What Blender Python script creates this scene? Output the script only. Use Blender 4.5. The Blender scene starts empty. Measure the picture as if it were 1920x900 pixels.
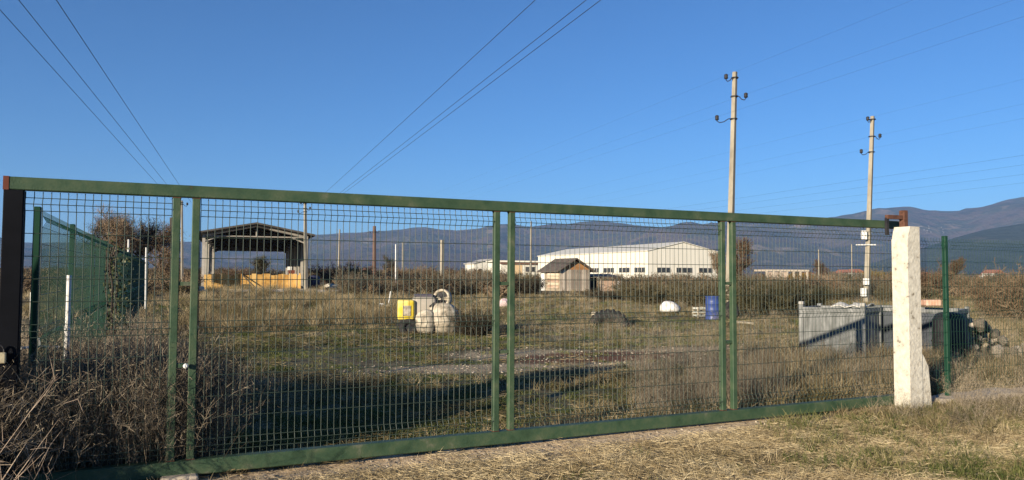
import bpy, bmesh, math, random
import numpy as np
from mathutils import Vector, Matrix, noise as mnoise
R = math.radians
scene = bpy.context.scene
col = scene.collection
random.seed(7); rng = np.random.default_rng(7)

# ------------------------------------------------------------------ camera
F = 1387.0; EYE = 1.55
PITCH = math.atan(65 / F); ROLL = 0.005
CAMR = Matrix.Rotation(math.pi / 2 + PITCH, 3, 'X') @ Matrix.Rotation(ROLL, 3, 'Z')
cd = bpy.data.cameras.new('camera'); cam = bpy.data.objects.new('camera', cd); col.objects.link(cam)
cd.sensor_width = 36; cd.lens = 36 * F / 1920; cd.clip_start = 0.05; cd.clip_end = 40000
cam.matrix_world = Matrix.Translation((0, 0, EYE)) @ CAMR.to_4x4()
scene.camera = cam
# ------------------------------------------------------------------ sky and sun
SUN_EL = R(13.0); SH = Vector((0.6, 0.8, 0))         # heading in which shadows fall
w = bpy.data.worlds.new('World'); scene.world = w; w.use_nodes = True
nt = w.node_tree; bgn = nt.nodes['Background']
sky = nt.nodes.new('ShaderNodeTexSky'); sky.sky_type = 'NISHITA'; sky.sun_disc = False
sky.sun_elevation = SUN_EL; sky.sun_rotation = math.atan2(-SH.x, -SH.y)
sky.altitude = 1000; sky.air_density = 1.06; sky.dust_density = 0.0; sky.ozone_density = 7.4
nt.links.new(sky.outputs[0], bgn.inputs[0]); bgn.inputs[1].default_value = 0.065
sl = bpy.data.lights.new('sun', 'SUN'); so = bpy.data.objects.new('sun', sl); col.objects.link(so)
sl.energy = 5.0; sl.angle = R(0.53); sl.color = (1.0, 0.87, 0.68)
so.rotation_euler = Vector((SH.x * math.cos(SUN_EL), SH.y * math.cos(SUN_EL), -math.sin(SUN_EL))).to_track_quat('-Z', 'Y').to_euler()
scene.view_settings.view_transform = 'Standard'; scene.view_settings.look = 'None'
scene.view_settings.exposure = 1.15; scene.view_settings.gamma = 1
scene.view_settings.use_curve_mapping = False
scene.cycles.use_denoising = True
scene.cycles.max_bounces = 5; scene.cycles.transparent_max_bounces = 24; scene.cycles.volume_bounces = 0

# ------------------------------------------------------------------ helpers
def ray(px, py): return CAMR @ Vector(((px - 960) / F, -(py - 450) / F, -1))
def at(px, py, Y):
    d = ray(px, py); return Vector((0, 0, EYE)) + d * (Y / d.y)
def gp(px, py):
    d = ray(px, py); p = Vector((0, 0, EYE)) + d * (-EYE / d.z); return p
G0 = Vector((-2.52, 5.55, 0)); GD = Vector((0.9078, 0.4194, 0)); GN = Vector((-0.4194, 0.9078, 0))
GANG = math.atan2(GD.y, GD.x)
def sn(s, n, z=0): return G0 + GD * s + GN * n + Vector((0, 0, z))
def gz(x, y):
    r = math.hypot(x, y)
    f = min(1, max(0, (r - 9) / 6)) * min(1, max(0, (200 - r) / 100))
    v = mnoise.noise((x * .16, y * .16, 3)) * .16 * f + mnoise.noise((x * .6, y * .6, 9)) * .035 * min(1, max(0, (60 - r) / 30))
    return v
def onground(p): return Vector((p.x, p.y, gz(p.x, p.y)))

_m = {}
def N(t, ty, **kw):
    n = t.nodes.new(ty)
    for k, v in kw.items(): setattr(n, k, v)
    return n
def mat(name, cols, scale=3, rough=.7, bump=0, detail=6, metal=0, stretch=(1, 1, 1), coord='Object', rnd=0, trans=None, bscale=None, spec=.3, pos=None, bdist=.02):
    """noise-ramped procedural material"""
    if name in _m: return _m[name]
    m = bpy.data.materials.new(name); m.use_nodes = True; t = m.node_tree
    b = t.nodes['Principled BSDF']; b.inputs['Roughness'].default_value = rough; b.inputs['Metallic'].default_value = metal
    b.inputs['Specular IOR Level'].default_value = spec
    tc = N(t, 'ShaderNodeTexCoord'); mp = N(t, 'ShaderNodeMapping'); mp.inputs['Scale'].default_value = stretch
    t.links.new(tc.outputs[coord], mp.inputs[0])
    nz = N(t, 'ShaderNodeTexNoise'); nz.inputs['Scale'].default_value = scale; nz.inputs['Detail'].default_value = detail; nz.inputs['Roughness'].default_value = .65
    t.links.new(mp.outputs[0], nz.inputs['Vector'])
    fac = nz.outputs[0]
    if rnd:
        oi = N(t, 'ShaderNodeObjectInfo'); ma = N(t, 'ShaderNodeMath', operation='MULTIPLY_ADD'); ma.inputs[1].default_value = rnd; ma.inputs[2].default_value = -rnd / 2
        t.links.new(oi.outputs['Random'], ma.inputs[0]); ad = N(t, 'ShaderNodeMath', operation='ADD')
        t.links.new(ma.outputs[0], ad.inputs[0]); t.links.new(fac, ad.inputs[1]); fac = ad.outputs[0]
    rp = N(t, 'ShaderNodeValToRGB'); els = rp.color_ramp.elements
    ps = pos or [0.32 + 0.36 * i / max(1, len(cols) - 1) for i in range(len(cols))]
    while len(els) < len(cols): els.new(.5)
    for e, c, p in zip(els, cols, ps): e.position = p; e.color = (*c, 1)
    t.links.new(fac, rp.inputs[0]); t.links.new(rp.outputs[0], b.inputs['Base Color'])
    if bump:
        bn = N(t, 'ShaderNodeBump'); bn.inputs['Strength'].default_value = bump; bn.inputs['Distance'].default_value = bdist
        if bscale:
            n2 = N(t, 'ShaderNodeTexNoise'); n2.inputs['Scale'].default_value = bscale; n2.inputs['Detail'].default_value = 8
            t.links.new(mp.outputs[0], n2.inputs['Vector']); t.links.new(n2.outputs[0], bn.inputs['Height'])
        else: t.links.new(nz.outputs[0], bn.inputs['Height'])
        t.links.new(bn.outputs[0], b.inputs['Normal'])
    if trans:
        tr = N(t, 'ShaderNodeBsdfTranslucent'); t.links.new(rp.outputs[0], tr.inputs[0]); mx = N(t, 'ShaderNodeMixShader'); mx.inputs[0].default_value = trans
        t.links.new(b.outputs[0], mx.inputs[1]); t.links.new(tr.outputs[0], mx.inputs[2]); t.links.new(mx.outputs[0], t.nodes['Material Output'].inputs[0])
    _m[name] = m; return m

class MB:
    def __init__(s): s.v = []; s.f = []
    def add(s, vs, fs):
        o = len(s.v); s.v += [tuple(v) for v in vs]; s.f += [tuple(i + o for i in f) for f in fs]; return s
    def box(s, c, d, rot=None):
        c = Vector(c); hx, hy, hz = d[0] / 2, d[1] / 2, d[2] / 2
        vs = [Vector((x, y, z)) for z in (-hz, hz) for x, y in ((-hx, -hy), (hx, -hy), (hx, hy), (-hx, hy))]
        if rot is not None: vs = [rot @ v for v in vs]
        return s.add([c + v for v in vs], [(3, 2, 1, 0), (4, 5, 6, 7), (0, 1, 5, 4), (1, 2, 6, 5), (2, 3, 7, 6), (3, 0, 4, 7)])
    def bbox(s, x0, x1, y0, y1, z0, z1): return s.box(((x0 + x1) / 2, (y0 + y1) / 2, (z0 + z1) / 2), (x1 - x0, y1 - y0, z1 - z0))
    def rbox(s, c, d, b=.02, seg=2, rot=None):
        bm = bmesh.new(); bmesh.ops.create_cube(bm, size=1); bmesh.ops.scale(bm, vec=d, verts=bm.verts)
        bmesh.ops.bevel(bm, geom=bm.edges[:], offset=b, segments=seg, affect='EDGES', profile=.5)
        bm.verts.ensure_lookup_table(); vs = [v.co.copy() for v in bm.verts]; 
        if rot is not None: vs = [rot @ v for v in vs]
        fs = [[v.index for v in f.verts] for f in bm.faces]; bm.free(); c = Vector(c)
        return s.add([c + v for v in vs], fs)
    def tube(s, pts, r, n=6, cap=True):
        pts = [Vector(p) for p in pts]; k = len(pts); rs = r if isinstance(r, (list, tuple)) else [r] * k
        vs = []; fs = []; prev = None
        for i, p in enumerate(pts):
            t = (pts[min(i + 1, k - 1)] - pts[max(i - 1, 0)]).normalized()
            if prev is None:
                a = Vector((0, 0, 1)) if abs(t.z) < .9 else Vector((1, 0, 0)); u = t.cross(a).normalized()
            else: u = (prev - t * prev.dot(t)).normalized()
            prev = u; v = t.cross(u)
            for j in range(n):
                th = 2 * math.pi * j / n; vs.append(p + (u * math.cos(th) + v * math.sin(th)) * rs[i])
        for i in range(k - 1):
            for j in range(n): fs.append((i * n + j, i * n + (j + 1) % n, (i + 1) * n + (j + 1) % n, (i + 1) * n + j))
        if cap: fs.append(tuple(range(n - 1, -1, -1))); fs.append(tuple((k - 1) * n + j for j in range(n)))
        return s.add(vs, fs)
    def lathe(s, prof, n=20, M=None, cap=True):
        vs = []; fs = []; k = len(prof)
        for r, z in prof:
            for j in range(n):
                th = 2 * math.pi * j / n; v = Vector((r * math.cos(th), r * math.sin(th), z)); vs.append(M @ v if M is not None else v)
        for i in range(k - 1):
            for j in range(n): fs.append((i * n + j, i * n + (j + 1) % n, (i + 1) * n + (j + 1) % n, (i + 1) * n + j))
        if cap: fs.append(tuple(range(n - 1, -1, -1))); fs.append(tuple((k - 1) * n + j for j in range(n)))
        return s.add(vs, fs)
    def prism(s, poly, y0, y1):            # polygon in x,z extruded along y
        n = len(poly); vs = [(x, y0, z) for x, z in poly] + [(x, y1, z) for x, z in poly]
        return s.add(vs, [tuple(range(n)), tuple(range(2 * n - 1, n - 1, -1))] + [(i, i + n, (i + 1) % n + n, (i + 1) % n) for i in range(n)])
    def mesh(s, name, m, smooth=False):
        me = bpy.data.meshes.new(name); me.from_pydata(s.v, [], s.f)
        if m is not None: me.materials.append(m)
        if smooth: me.polygons.foreach_set('use_smooth', [True] * len(me.polygons))
        bm = bmesh.new(); bm.from_mesh(me); bmesh.ops.recalc_face_normals(bm, faces=bm.faces[:]); bm.to_mesh(me); bm.free()
        return me
    def build(s, name, m, parent=None, smooth=False): return link(name, s.mesh(name, m, smooth), parent)
def link(name, me, parent=None, loc=None, rz=None, sc=None):
    o = bpy.data.objects.new(name, me); col.objects.link(o)
    if parent is not None: o.parent = parent
    if loc is not None: o.location = loc
    if rz is not None: o.rotation_euler = (0, 0, rz)
    if sc is not None: o.scale = sc if hasattr(sc, '__len__') else (sc,) * 3
    return o
def tag(o, label=None, cat=None, group=None, kind=None):
    if label: o['label'] = label
    if cat: o['category'] = cat
    if group: o['group'] = group
    if kind: o['kind'] = kind
    return o
def thing(name, label, cat, loc=(0, 0, 0), rz=0, group=None):
    o = bpy.data.objects.new(name, None); col.objects.link(o); o.location = loc; o.rotation_euler = (0, 0, rz); o.empty_display_size = .2
    return tag(o, label, cat, group)
def ico(r=1, sub=1, jit=0, seed=0, sc=(1, 1, 1)):
    bm = bmesh.new(); bmesh.ops.create_icosphere(bm, subdivisions=sub, radius=r); rd = random.Random(seed)
    vs = []
    for v in bm.verts:
        k = 1 + jit * (rd.random() * 2 - 1); vs.append((v.co.x * k * sc[0], v.co.y * k * sc[1], v.co.z * k * sc[2]))
    fs = [[v.index for v in f.verts] for f in bm.faces]; bm.free()
    m = MB(); m.add(vs, fs); return m

# ------------------------------------------------------------------ ground
def ground_material():
    m = bpy.data.materials.new('ground_soil'); m.use_nodes = True; t = m.node_tree; L = t.links.new
    b = t.nodes['Principled BSDF']; b.inputs['Roughness'].default_value = .95; b.inputs['Specular IOR Level'].default_value = .1
    tc = N(t, 'ShaderNodeTexCoord')
    def noise(sc, det=8, ro=.6):
        n = N(t, 'ShaderNodeTexNoise'); n.inputs['Scale'].default_value = sc; n.inputs['Detail'].default_value = det; n.inputs['Roughness'].default_value = ro
        L(tc.outputs['Object'], n.inputs['Vector']); return n.outputs[0]
    def ramp(f, stops):
        r = N(t, 'ShaderNodeValToRGB'); e = r.color_ramp.elements
        while len(e) < len(stops): e.new(.5)
        for x, (p, c) in zip(e, stops): x.position = p; x.color = (*c, 1)
        L(f, r.inputs[0]); return r.outputs[0]
    def mix(f, a, c):
        x = N(t, 'ShaderNodeMix', data_type='RGBA'); 
        if isinstance(f, float): x.inputs[0].default_value = f
        else: L(f, x.inputs[0])
        for s, i in ((a, 6), (c, 7)):
            if isinstance(s, tuple): x.inputs[i].default_value = (*s, 1)
            else: L(s, x.inputs[i])
        return x.outputs[2]
    def math_(op, a, c):
        x = N(t, 'ShaderNodeMath', operation=op)
        for s, i in ((a, 0), (c, 1)):
            if isinstance(s, (int, float)): x.inputs[i].default_value = s
            else: L(s, x.inputs[i])
        return x.outputs[0]
    n1, n2, n3, n4 = noise(.035), noise(.55), noise(4.5), noise(28)
    def patch(c, rx, ry, rz, lo=.25, hi=.5, nn=None):
        mp = N(t, 'ShaderNodeMapping', vector_type='TEXTURE'); mp.inputs[1].default_value = (c.x, c.y, 0); mp.inputs[2].default_value = (0, 0, rz); mp.inputs[3].default_value = (rx, ry, 50)
        L(tc.outputs['Object'], mp.inputs[0]); g = N(t, 'ShaderNodeTexGradient', gradient_type='SPHERICAL'); L(mp.outputs[0], g.inputs[0])
        f = math_('ADD', g.outputs[1], math_('MULTIPLY', math_('SUBTRACT', nn or n3, .5), .9))
        mr = N(t, 'ShaderNodeMapRange'); mr.inputs[1].default_value = lo; mr.inputs[2].default_value = hi; 
        L(f, mr.inputs[0]); 
        gate_ = math_('GREATER_THAN', g.outputs[1], 0.0)
        return math_('MULTIPLY', mr.outputs[0], gate_)
    near = ramp(n2, [(.3, (.11, .085, .05)), (.45, (.13, .115, .06)), (.58, (.10, .11, .045)), (.7, (.2, .165, .1))])
    fine = ramp(n3, [(.3, (.045, .035, .022)), (.5, (.11, .09, .05)), (.68, (.23, .19, .12))])
    near = mix(.5, near, fine)
    near = mix(math_('MULTIPLY', ramp(n4, [(.45, (0, 0, 0)), (.7, (1, 1, 1))]), .5), near, (.24, .2, .13))
    far = ramp(n1, [(.3, (.13, .10, .06)), (.45, (.19, .145, .08)), (.55, (.11, .11, .05)), (.7, (.16, .12, .075))])
    far = mix(.35, far, fine)
    geo = N(t, 'ShaderNodeVectorMath', operation='LENGTH'); L(tc.outputs['Object'], geo.inputs[0])
    mr = N(t, 'ShaderNodeMapRange'); mr.inputs[1].default_value = 22; mr.inputs[2].default_value = 60; L(geo.outputs['Value'], mr.inputs[0])
    c = mix(mr.outputs[0], near, far)
    gravel = ramp(n4, [(.35, (.16, .12, .07)), (.5, (.36, .28, .17)), (.66, (.6, .49, .33))])
    for px, py, rx, ry in ((1240, 662, 2.4, .9), (985, 665, 2.2, 1.3), (900, 690, 2.6, 1.0), (1130, 690, 2.2, 1.0)):
        c = mix(patch(gp(px, py), rx, ry, R(10)), c, gravel)
    red = ramp(n3, [(.3, (.07, .035, .02)), (.6, (.17, .09, .055))])
    c = mix(patch(gp(1110, 672), 2.6, 1.3, R(12)), c, red)
    sand = ramp(n4, [(.3, (.34, .24, .15)), (.48, (.56, .42, .27)), (.66, (.72, .57, .4))])
    c = mix(patch(sn(3.4, -.3), 7.6, .55, GANG, .1, .3), c, sand)
    # light concrete yard in front of the open shed
    c = mix(patch(gp(500, 545), 14, 6, R(20), .2, .4), c, (.5, .45, .38))
    L(c, b.inputs['Base Color'])
    bn = N(t, 'ShaderNodeBump'); bn.inputs['Strength'].default_value = 1.0; bn.inputs['Distance'].default_value = .035
    L(math_('ADD', n3, math_('MULTIPLY', n4, .5)), bn.inputs['Height']); L(bn.outputs[0], b.inputs['Normal'])
    return m
def build_ground():
    rad = [0.0]; r = .6
    while r < 16000:
        rad.append(r); r *= 1.028 if r < 80 else 1.12
    na = 240; vs = [(0, 0, 0)]; fs = []
    for r in rad[1:]:
        for j in range(na):
            a = 2 * math.pi * j / na; x, y = r * math.cos(a), r * math.sin(a); vs.append((x, y, gz(x, y)))
    for j in range(na): fs.append((0, 1 + j, 1 + (j + 1) % na))
    for i in range(len(rad) - 2):
        for j in range(na):
            a, b_ = 1 + i * na + j, 1 + i * na + (j + 1) % na; fs.append((a, a + na, b_ + na, b_))
    me = bpy.data.meshes.new('ground'); me.from_pydata(vs, [], fs); me.materials.append(ground_material())
    me.polygons.foreach_set('use_smooth', [True] * len(me.polygons))
    tag(link('ground', me), kind='structure')
build_ground()

# ------------------------------------------------------------------ hills
def hills(name, prof, D0, D1, Dback, cols, seed, rough_amp):
    """prof: list of (px, py) of the skyline; ridge at distance D1, foot at D0"""
    prof = [(((px - 960) / F), (at(px, py, D1).z)) for px, py in prof]
    xs = [p[0] for p in prof]; zs = [p[1] for p in prof]
    na, nr = 420, 64; vs = []; fs = []
    for i in range(na + 1):
        q = xs[0] + (xs[-1] - xs[0]) * i / na
        H = float(np.interp(q, xs, zs))
        for j in range(nr + 1):
            u = j / nr; D = D0 + (Dback - D0) * u
            k = (D - D0) / (D1 - D0)
            e = (k * k * (3 - 2 * k)) ** .8 if k < 1 else max(0, 1 - ((D - D1) / (Dback - D1)) ** 2)
            x, y = q * D, D
            g = mnoise.fractal((x / 900, y / 900, seed), 1.0, 2.0, 6) 
            g2 = mnoise.ridged_multi_fractal((x / 1500, y / 1500, seed + 5), 1.0, 2.0, 5, 1.0, 2.0)
            z = H * e + rough_amp * (g * .55 + (g2 - 1.2) * .35) * e * (1.15 - e if e > .6 else 1) * 1.3
            vs.append((x, y, max(z, -2) - 1))
    for i in range(na):
        for j in range(nr):
            a = i * (nr + 1) + j; fs.append((a, a + nr + 1, a + nr + 2, a + 1))
    me = bpy.data.meshes.new(name); me.from_pydata(vs, [], fs)
    me.polygons.foreach_set('use_smooth', [True] * len(me.polygons))
    me.materials.append(mat('forest_' + name, cols, scale=.0035, rough=1, detail=14, spec=0, bump=1, bdist=60))
    return tag(link(name, me), kind='structure')
hills('hills', [(-1500, 470), (-600, 462), (0, 458), (300, 456), (420, 460), (520, 452), (590, 441), (650, 438), (705, 435), (760, 432), (800, 429), (840, 432), (885, 435), (925, 428), (985, 432), (1035, 426), (1130, 427), (1240, 425), (1330, 421), (1440, 417), (1560, 413), (1610, 409), (1645, 403), (1700, 399), (1745, 401), (1790, 400), (1840, 388), (1880, 380), (1920, 373), (2100, 366), (2600, 372), (3400, 390)], 3600, 6800, 9500,
      [(.024, .028, .02), (.10, .07, .055), (.045, .048, .03), (.2, .145, .105)], 1, 330)
hills('near_hills', [(1560, 508), (1640, 492), (1720, 470), (1790, 447), (1850, 430), (1920, 418), (2050, 400), (2500, 395), (3200, 430)], 2600, 3900, 5600,
      [(.028, .035, .018), (.05, .055, .03), (.04, .045, .024), (.1, .085, .05)], 4, 120)

# ------------------------------------------------------------------ materials
GREEN = mat('green_paint', [(.09, .045, .022), (.024, .048, .024), (.036, .068, .036), (.058, .085, .045), (.13, .13, .09)], scale=6, rough=.55, bump=.12, bscale=70, pos=[.27, .31, .45, .6, .74])
GREEND = mat('green_fence_paint', [(.007, .038, .02), (.012, .052, .028)], scale=3, rough=.45)
WIRE = mat('green_wire', [(.028, .045, .034), (.045, .062, .05)], scale=5, rough=.5)
BLACKP = mat('black_post_paint', [(.0015, .002, .0035), (.004, .0045, .007)], scale=4, rough=.6, spec=.1)
RUST = mat('rusty_steel', [(.05, .022, .015), (.11, .05, .032), (.07, .035, .025)], scale=14, rough=.85, bump=.3)
REDP = mat('red_primer', [(.1, .028, .015), (.15, .045, .025)], scale=12, rough=.8)
CONC = mat('cast_concrete', [(.2, .17, .125), (.45, .415, .34), (.54, .505, .42), (.58, .545, .46)], scale=11, rough=.9, bump=.5, bscale=26, pos=[.33, .39, .55, .75])
CONC2 = mat('grey_concrete', [(.3, .25, .19), (.42, .355, .275), (.5, .43, .34)], scale=5, rough=.9, bump=.3, bscale=20)
PCONC = mat('pole_concrete', [(.2, .175, .135), (.27, .24, .185), (.33, .295, .23)], scale=2.5, rough=.9, stretch=(1, 1, .4))
WHITEP = mat('white_plastic', [(.55, .54, .5), (.75, .74, .7)], scale=6, rough=.5)
DARK = mat('dark_metal', [(.012, .012, .015), (.03, .028, .028)], scale=8, rough=.6)
BLACKR = mat('black_rubber', [(.012, .012, .012), (.035, .033, .03)], scale=12, rough=.9, bump=.3)
BRASS = mat('brass', [(.4, .33, .2), (.55, .48, .32)], scale=20, rough=.45, metal=.3)

# ------------------------------------------------------------------ sliding gate
GZ0, GZ1 = .05, 2.21
FOLDS = lambda z0, h: (z0, z0 + .04, z0 + .08)
def panel_profile(z0, z1):
    """heights of the cross wires and the folded section of the upright wires (z, offset)"""
    H = z1 - z0; cross = []; path = [(z0, 0)]
    for zc in (z0 + .09, z0 + H * .5, z1 - .09):
        path += [(zc - .05, 0), (zc, .028), (zc + .05, 0)]; cross += [(zc - .045, .003), (zc, .028), (zc + .045, .003)]
    path.append((z1, 0))
    for a, b in ((z0 + .135, z0 + H * .5 - .045), (z0 + H * .5 + .045, z1 - .135)):
        k = max(1, round((b - a) / .148)); cross += [(a + (b - a) * i / k, 0) for i in range(1, k)]
    return cross, path
def mesh_panel(s0, s1, z0, z1, step=.052, r=.0028, rh=None, n0=0):
    m = MB(); cross, path = panel_profile(z0, z1); k = round((s1 - s0) / step); rh = rh or r
    for i in range(k + 1):
        x = s0 + (s1 - s0) * i / k
        m.tube([(x, n0 - o, z) for z, o in path], r, 4, False)
    for z, o in cross: m.tube([(s0, n0 - o - r * 1.6, z), (s1, n0 - o - r * 1.6, z)], rh, 4, False)
    return m
def sqtube(m, a, b, wx, wy):
    return m
gate = thing('sliding_gate', 'long green steel sliding gate with welded mesh bays across the foreground', 'gate', G0, GANG)
MB().rbox(((7.93 - 1.09) / 2, 0, GZ1 - .045), (7.93 + 1.09, .08, .09), .006, 1).build('top_rail', GREEN, gate)
MB().rbox(((7.9 - 1.09) / 2, 0, GZ0 + .055), (7.9 + 1.09, .1, .11), .008, 1).build('bottom_rail', GREEN, gate)
MB().rbox((-1.03, 0, (GZ0 + .11 + GZ1 - .09) / 2), (.12, .09, GZ1 - GZ0 - .2), .006, 1).build('end_post', BLACKP, gate)
MB().bbox(-1.094, -1.06, -.043, .043, GZ1 - .092, GZ1 + .002).build('end_cap', REDP, gate)
for x in (-.003, .132, 2.62, 2.769, 5.19, 5.334):
    MB().rbox((x, 0, (GZ0 + .11 + GZ1 - .09) / 2), (.055, .055, GZ1 - GZ0 - .2), .005, 1).build('mullion', GREEN, gate)
    mu = [o for o in gate.children if o.name.startswith('mullion')][-1]
    for zz in (GZ0 + .113, GZ1 - .094): MB().rbox((x, 0, zz), (.062, .06, .009), .003, 1).build('weld_bead', RUST, mu)
for a, b in ((-.003, .132), (2.62, 2.769), (5.19, 5.334)):
    for z in (.86, 1.47):
        MB().bbox(a + .0275, b - .0275, -.02, .02, z - .015, z + .015).build('spacer', GREEN, gate)
for s0, s1 in ((-.965, -.035), (.165, 2.588), (2.802, 5.158), (5.366, 7.86)):
    mesh_panel(s0, s1, GZ0 + .115, GZ1 - .095).build('mesh_panel', WIRE, gate)
MB().lathe([(.001, 0), (.022, .004), (.022, .03), (.012, .045)], 10, Matrix.Translation((7.86, -.05, GZ1 - .03))).build('white_knob', WHITEP, gate)
MB().lathe([(.001, 0), (.018, .003), (.02, .02), (.01, .03)], 8, Matrix.Translation((.085, -.04, .86)) @ Matrix.Rotation(R(90), 4, 'X')).build('catch_knob', WHITEP, gate)
# concrete foot block under the bottom rail
tag(MB().rbox((0, 0, .02), (.26, .16, .09), .02, 2).build('guide_block', CONC2), 'pale concrete guide block under the gate bottom rail', 'block').matrix_world = Matrix.Translation(sn(.06, -.05)) @ Matrix.Rotation(GANG, 4, 'Z')
pl = thing('padlock', 'grey brass padlock hanging on the black gate end post', 'padlock', sn(-1.07, -.075, .97), GANG)
MB().rbox((0, 0, 0), (.075, .03, .075), .008, 2).build('lock_body', BRASS, pl)
MB().tube([(.025 * math.cos(a), 0, .04 + .045 * math.sin(a)) for a in [math.pi * i / 8 for i in range(9)]], .006, 6).build('shackle', DARK, pl)

# gate pillars
def pillar(s, n, label):
    p = thing('gate_pillar', label, 'pillar', sn(s, n), GANG)
    m = MB(); h = .104
    m.prism([(-h, -.1), (h, -.1), (h, 2.13), (-h + .05, 2.13), (-h, 1.98)], -h, h).build('shaft', CONC, p)
    return p
pil = pillar(7.75, -.19, 'pale cast concrete pillar at the right end of the green gate')
MB().prism([(.106, .0), (.28, .0), (.23, .5), (.16, .62), (.106, .68)], -.09, .05).build('buttress', CONC, pil)
b = MB().rbox((.0, .02, 2.225), (.07, .07, .2), .006, 1).build('guide_bracket', RUST, pil)
MB().box((-.16, .02, 2.24), (.25, .045, .045)).build('bracket_arm', RUST, b)
MB().box((-.27, .03, 2.13), (.035, .03, .2)).build('roller_hanger', DARK, b)
wk = thing('wicket_door', 'solid green steel wicket door left of the black gate post', 'door', sn(-1.12, -.02), GANG)
MB().bbox(-1.22, -.02, -.012, .012, .1, 2.12).build('door_leaf', GREEN, wk)
for x0, x1, z0, z1 in ((-1.24, -.0, 2.1, 2.16), (-1.24, -.0, .04, .1), (-1.26, -1.2, .04, 2.16)): MB().bbox(x0, x1, -.03, .03, z0, z1).build('door_frame', GREEN, wk)
MB().tube([(-.12, -.05, 1.0), (-.24, -.05, 1.0)], .012, 6).build('door_handle', DARK, wk)
pillar(-2.6, -.1, 'pale concrete pillar beyond the wicket door at left')

# right mesh fence with kerb
def mesh_fence(name, label, s0, n0, ang, posts, zb, zt, L, step=.054, r=.0021, pm=GREEND):
    f = thing(name, label, 'fence', sn(s0, n0), ang)
    pme = MB().rbox((0, 0, (zt + zb) / 2), (.06, .05, zt - zb), .006, 1).mesh('post', pm)
    for x in posts: link('post', pme, f, (x, 0, 0))
    me = mesh_panel(.04, L - .04, zb + .05, zt - .03, step, r).mesh('mesh_panel', GREEND)
    for x in posts[:-1]: link('mesh_panel', me, f, (x, -.03, 0))
    return f
mesh_fence('mesh_fence', 'dark green welded mesh fence right of the concrete pillar', 8.02, .02, GANG, [0, .72, 3.2, 5.7], .06, 2.06, 2.48, r=.002)
f2 = [o for o in bpy.data.objects if o.name.startswith('mesh_panel') and o.parent and o.parent.name == 'mesh_fence']
f2[0].data = mesh_panel(.04, .69, .11, 2.03, .054, .002).mesh('mesh_panel', GREEND)
side = mesh_fence('mesh_fence', 'green mesh fence running back along the dry weeds at left', -1.02, .93, GANG + math.pi / 2, [2.36 * i for i in range(15)], 0, 2.08, 2.36)
# kerb under the right fence: uneven concrete
m = MB(); K = 26; rr = random.Random(3); top = []
for i in range(K + 1):
    x = 7.86 + 6.5 * i / K
    for (n_, z) in ((-.16 + rr.uniform(-.05, .03), -.05), (-.13 + rr.uniform(-.03, .02), .075 + rr.uniform(-.03, .02)), (.14, .085 + rr.uniform(-.02, .02)), (.16, -.05)): m.v.append(tuple(sn(x, n_, z)))
for i in range(K):
    for j in range(3): a = i * 4 + j; m.f.append((a, a + 4, a + 5, a + 1))
tag(m.build('kerb', CONC2), kind='structure')

# pipes by the left fence
D_ = 6.7; P = at(127, 516, D_); P.z = 0
pp = thing('standpipe', 'tall white plastic standpipe among weeds behind the gate at left', 'pipe', P)
h_ = at(127, 516, D_).z
MB().tube([(0, 0, 0), (.0, .02, 1.05), (.0, .02, 1.06)], .026, 10).build('pipe', WHITEP, pp)
MB().tube([(0, .02, 1.04), (.0, .02, h_)], .022, 10).build('riser', WHITEP, pp)
MB().tube([(-.06, .02, 0), (-.06, .02, .72)], .018, 8).build('side_pipe', WHITEP, pp)
a_, b_, c_ = at(38, 653, 6.3), at(75, 650, 6.5), at(110, 651, 6.7)
tag(MB().tube([a_, b_, c_], .012, 8).build('water_pipe', WHITEP), 'thin white horizontal pipe beside the black gate post', 'pipe')
tag(MB().tube([at(59, 548, 6.6), at(58, 600, 6.6), at(62, 622, 6.6), at(74, 638, 6.6), at(75, 652, 6.55)], .01, 6).build('hose', WHITEP), 'pale bent hose hanging on the first green fence post', 'hose')
bk = thing('crate', 'black plastic crate behind the white pipe at left', 'crate', onground(at(84, 700, 6.9)), R(20))
MB().rbox((0, 0, .35), (.22, .2, .7), .02, 2).build('crate_body', DARK, bk)

# ------------------------------------------------------------------ buildings on the common grid
HD = Vector((-.347, .938, 0)); HANG = math.atan2(-HD.x, HD.y)      # local y axis of every building
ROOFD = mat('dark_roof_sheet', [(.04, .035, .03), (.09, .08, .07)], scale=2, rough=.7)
STEEL = mat('grey_steel', [(.25, .23, .2), (.4, .37, .32)], scale=1.5, rough=.6)
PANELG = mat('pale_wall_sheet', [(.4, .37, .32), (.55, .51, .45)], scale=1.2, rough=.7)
OSB = mat('yellow_timber', [(.34, .18, .045), (.47, .28, .08), (.55, .36, .13)], scale=2.2, rough=.8, rnd=.5)
CREAM = mat('cream_cladding', [(.56, .53, .45), (.68, .65, .56)], scale=.6, rough=.6, stretch=(6, 6, .2))
GLASS = mat('dark_glass', [(.015, .018, .022), (.05, .055, .06)], scale=3, rough=.15, spec=.5)
BROWNT = mat('brown_trim', [(.10, .05, .035), (.16, .09, .06)], scale=3, rough=.8)
WOOD = mat('weathered_wood', [(.2, .165, .13), (.36, .3, .235), (.5, .43, .35)], scale=3, rough=.9, stretch=(5, 5, .6), rnd=.5)
WOODO = mat('orange_wood', [(.3, .15, .06), (.42, .24, .1)], scale=3, rough=.85, rnd=.4)

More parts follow.
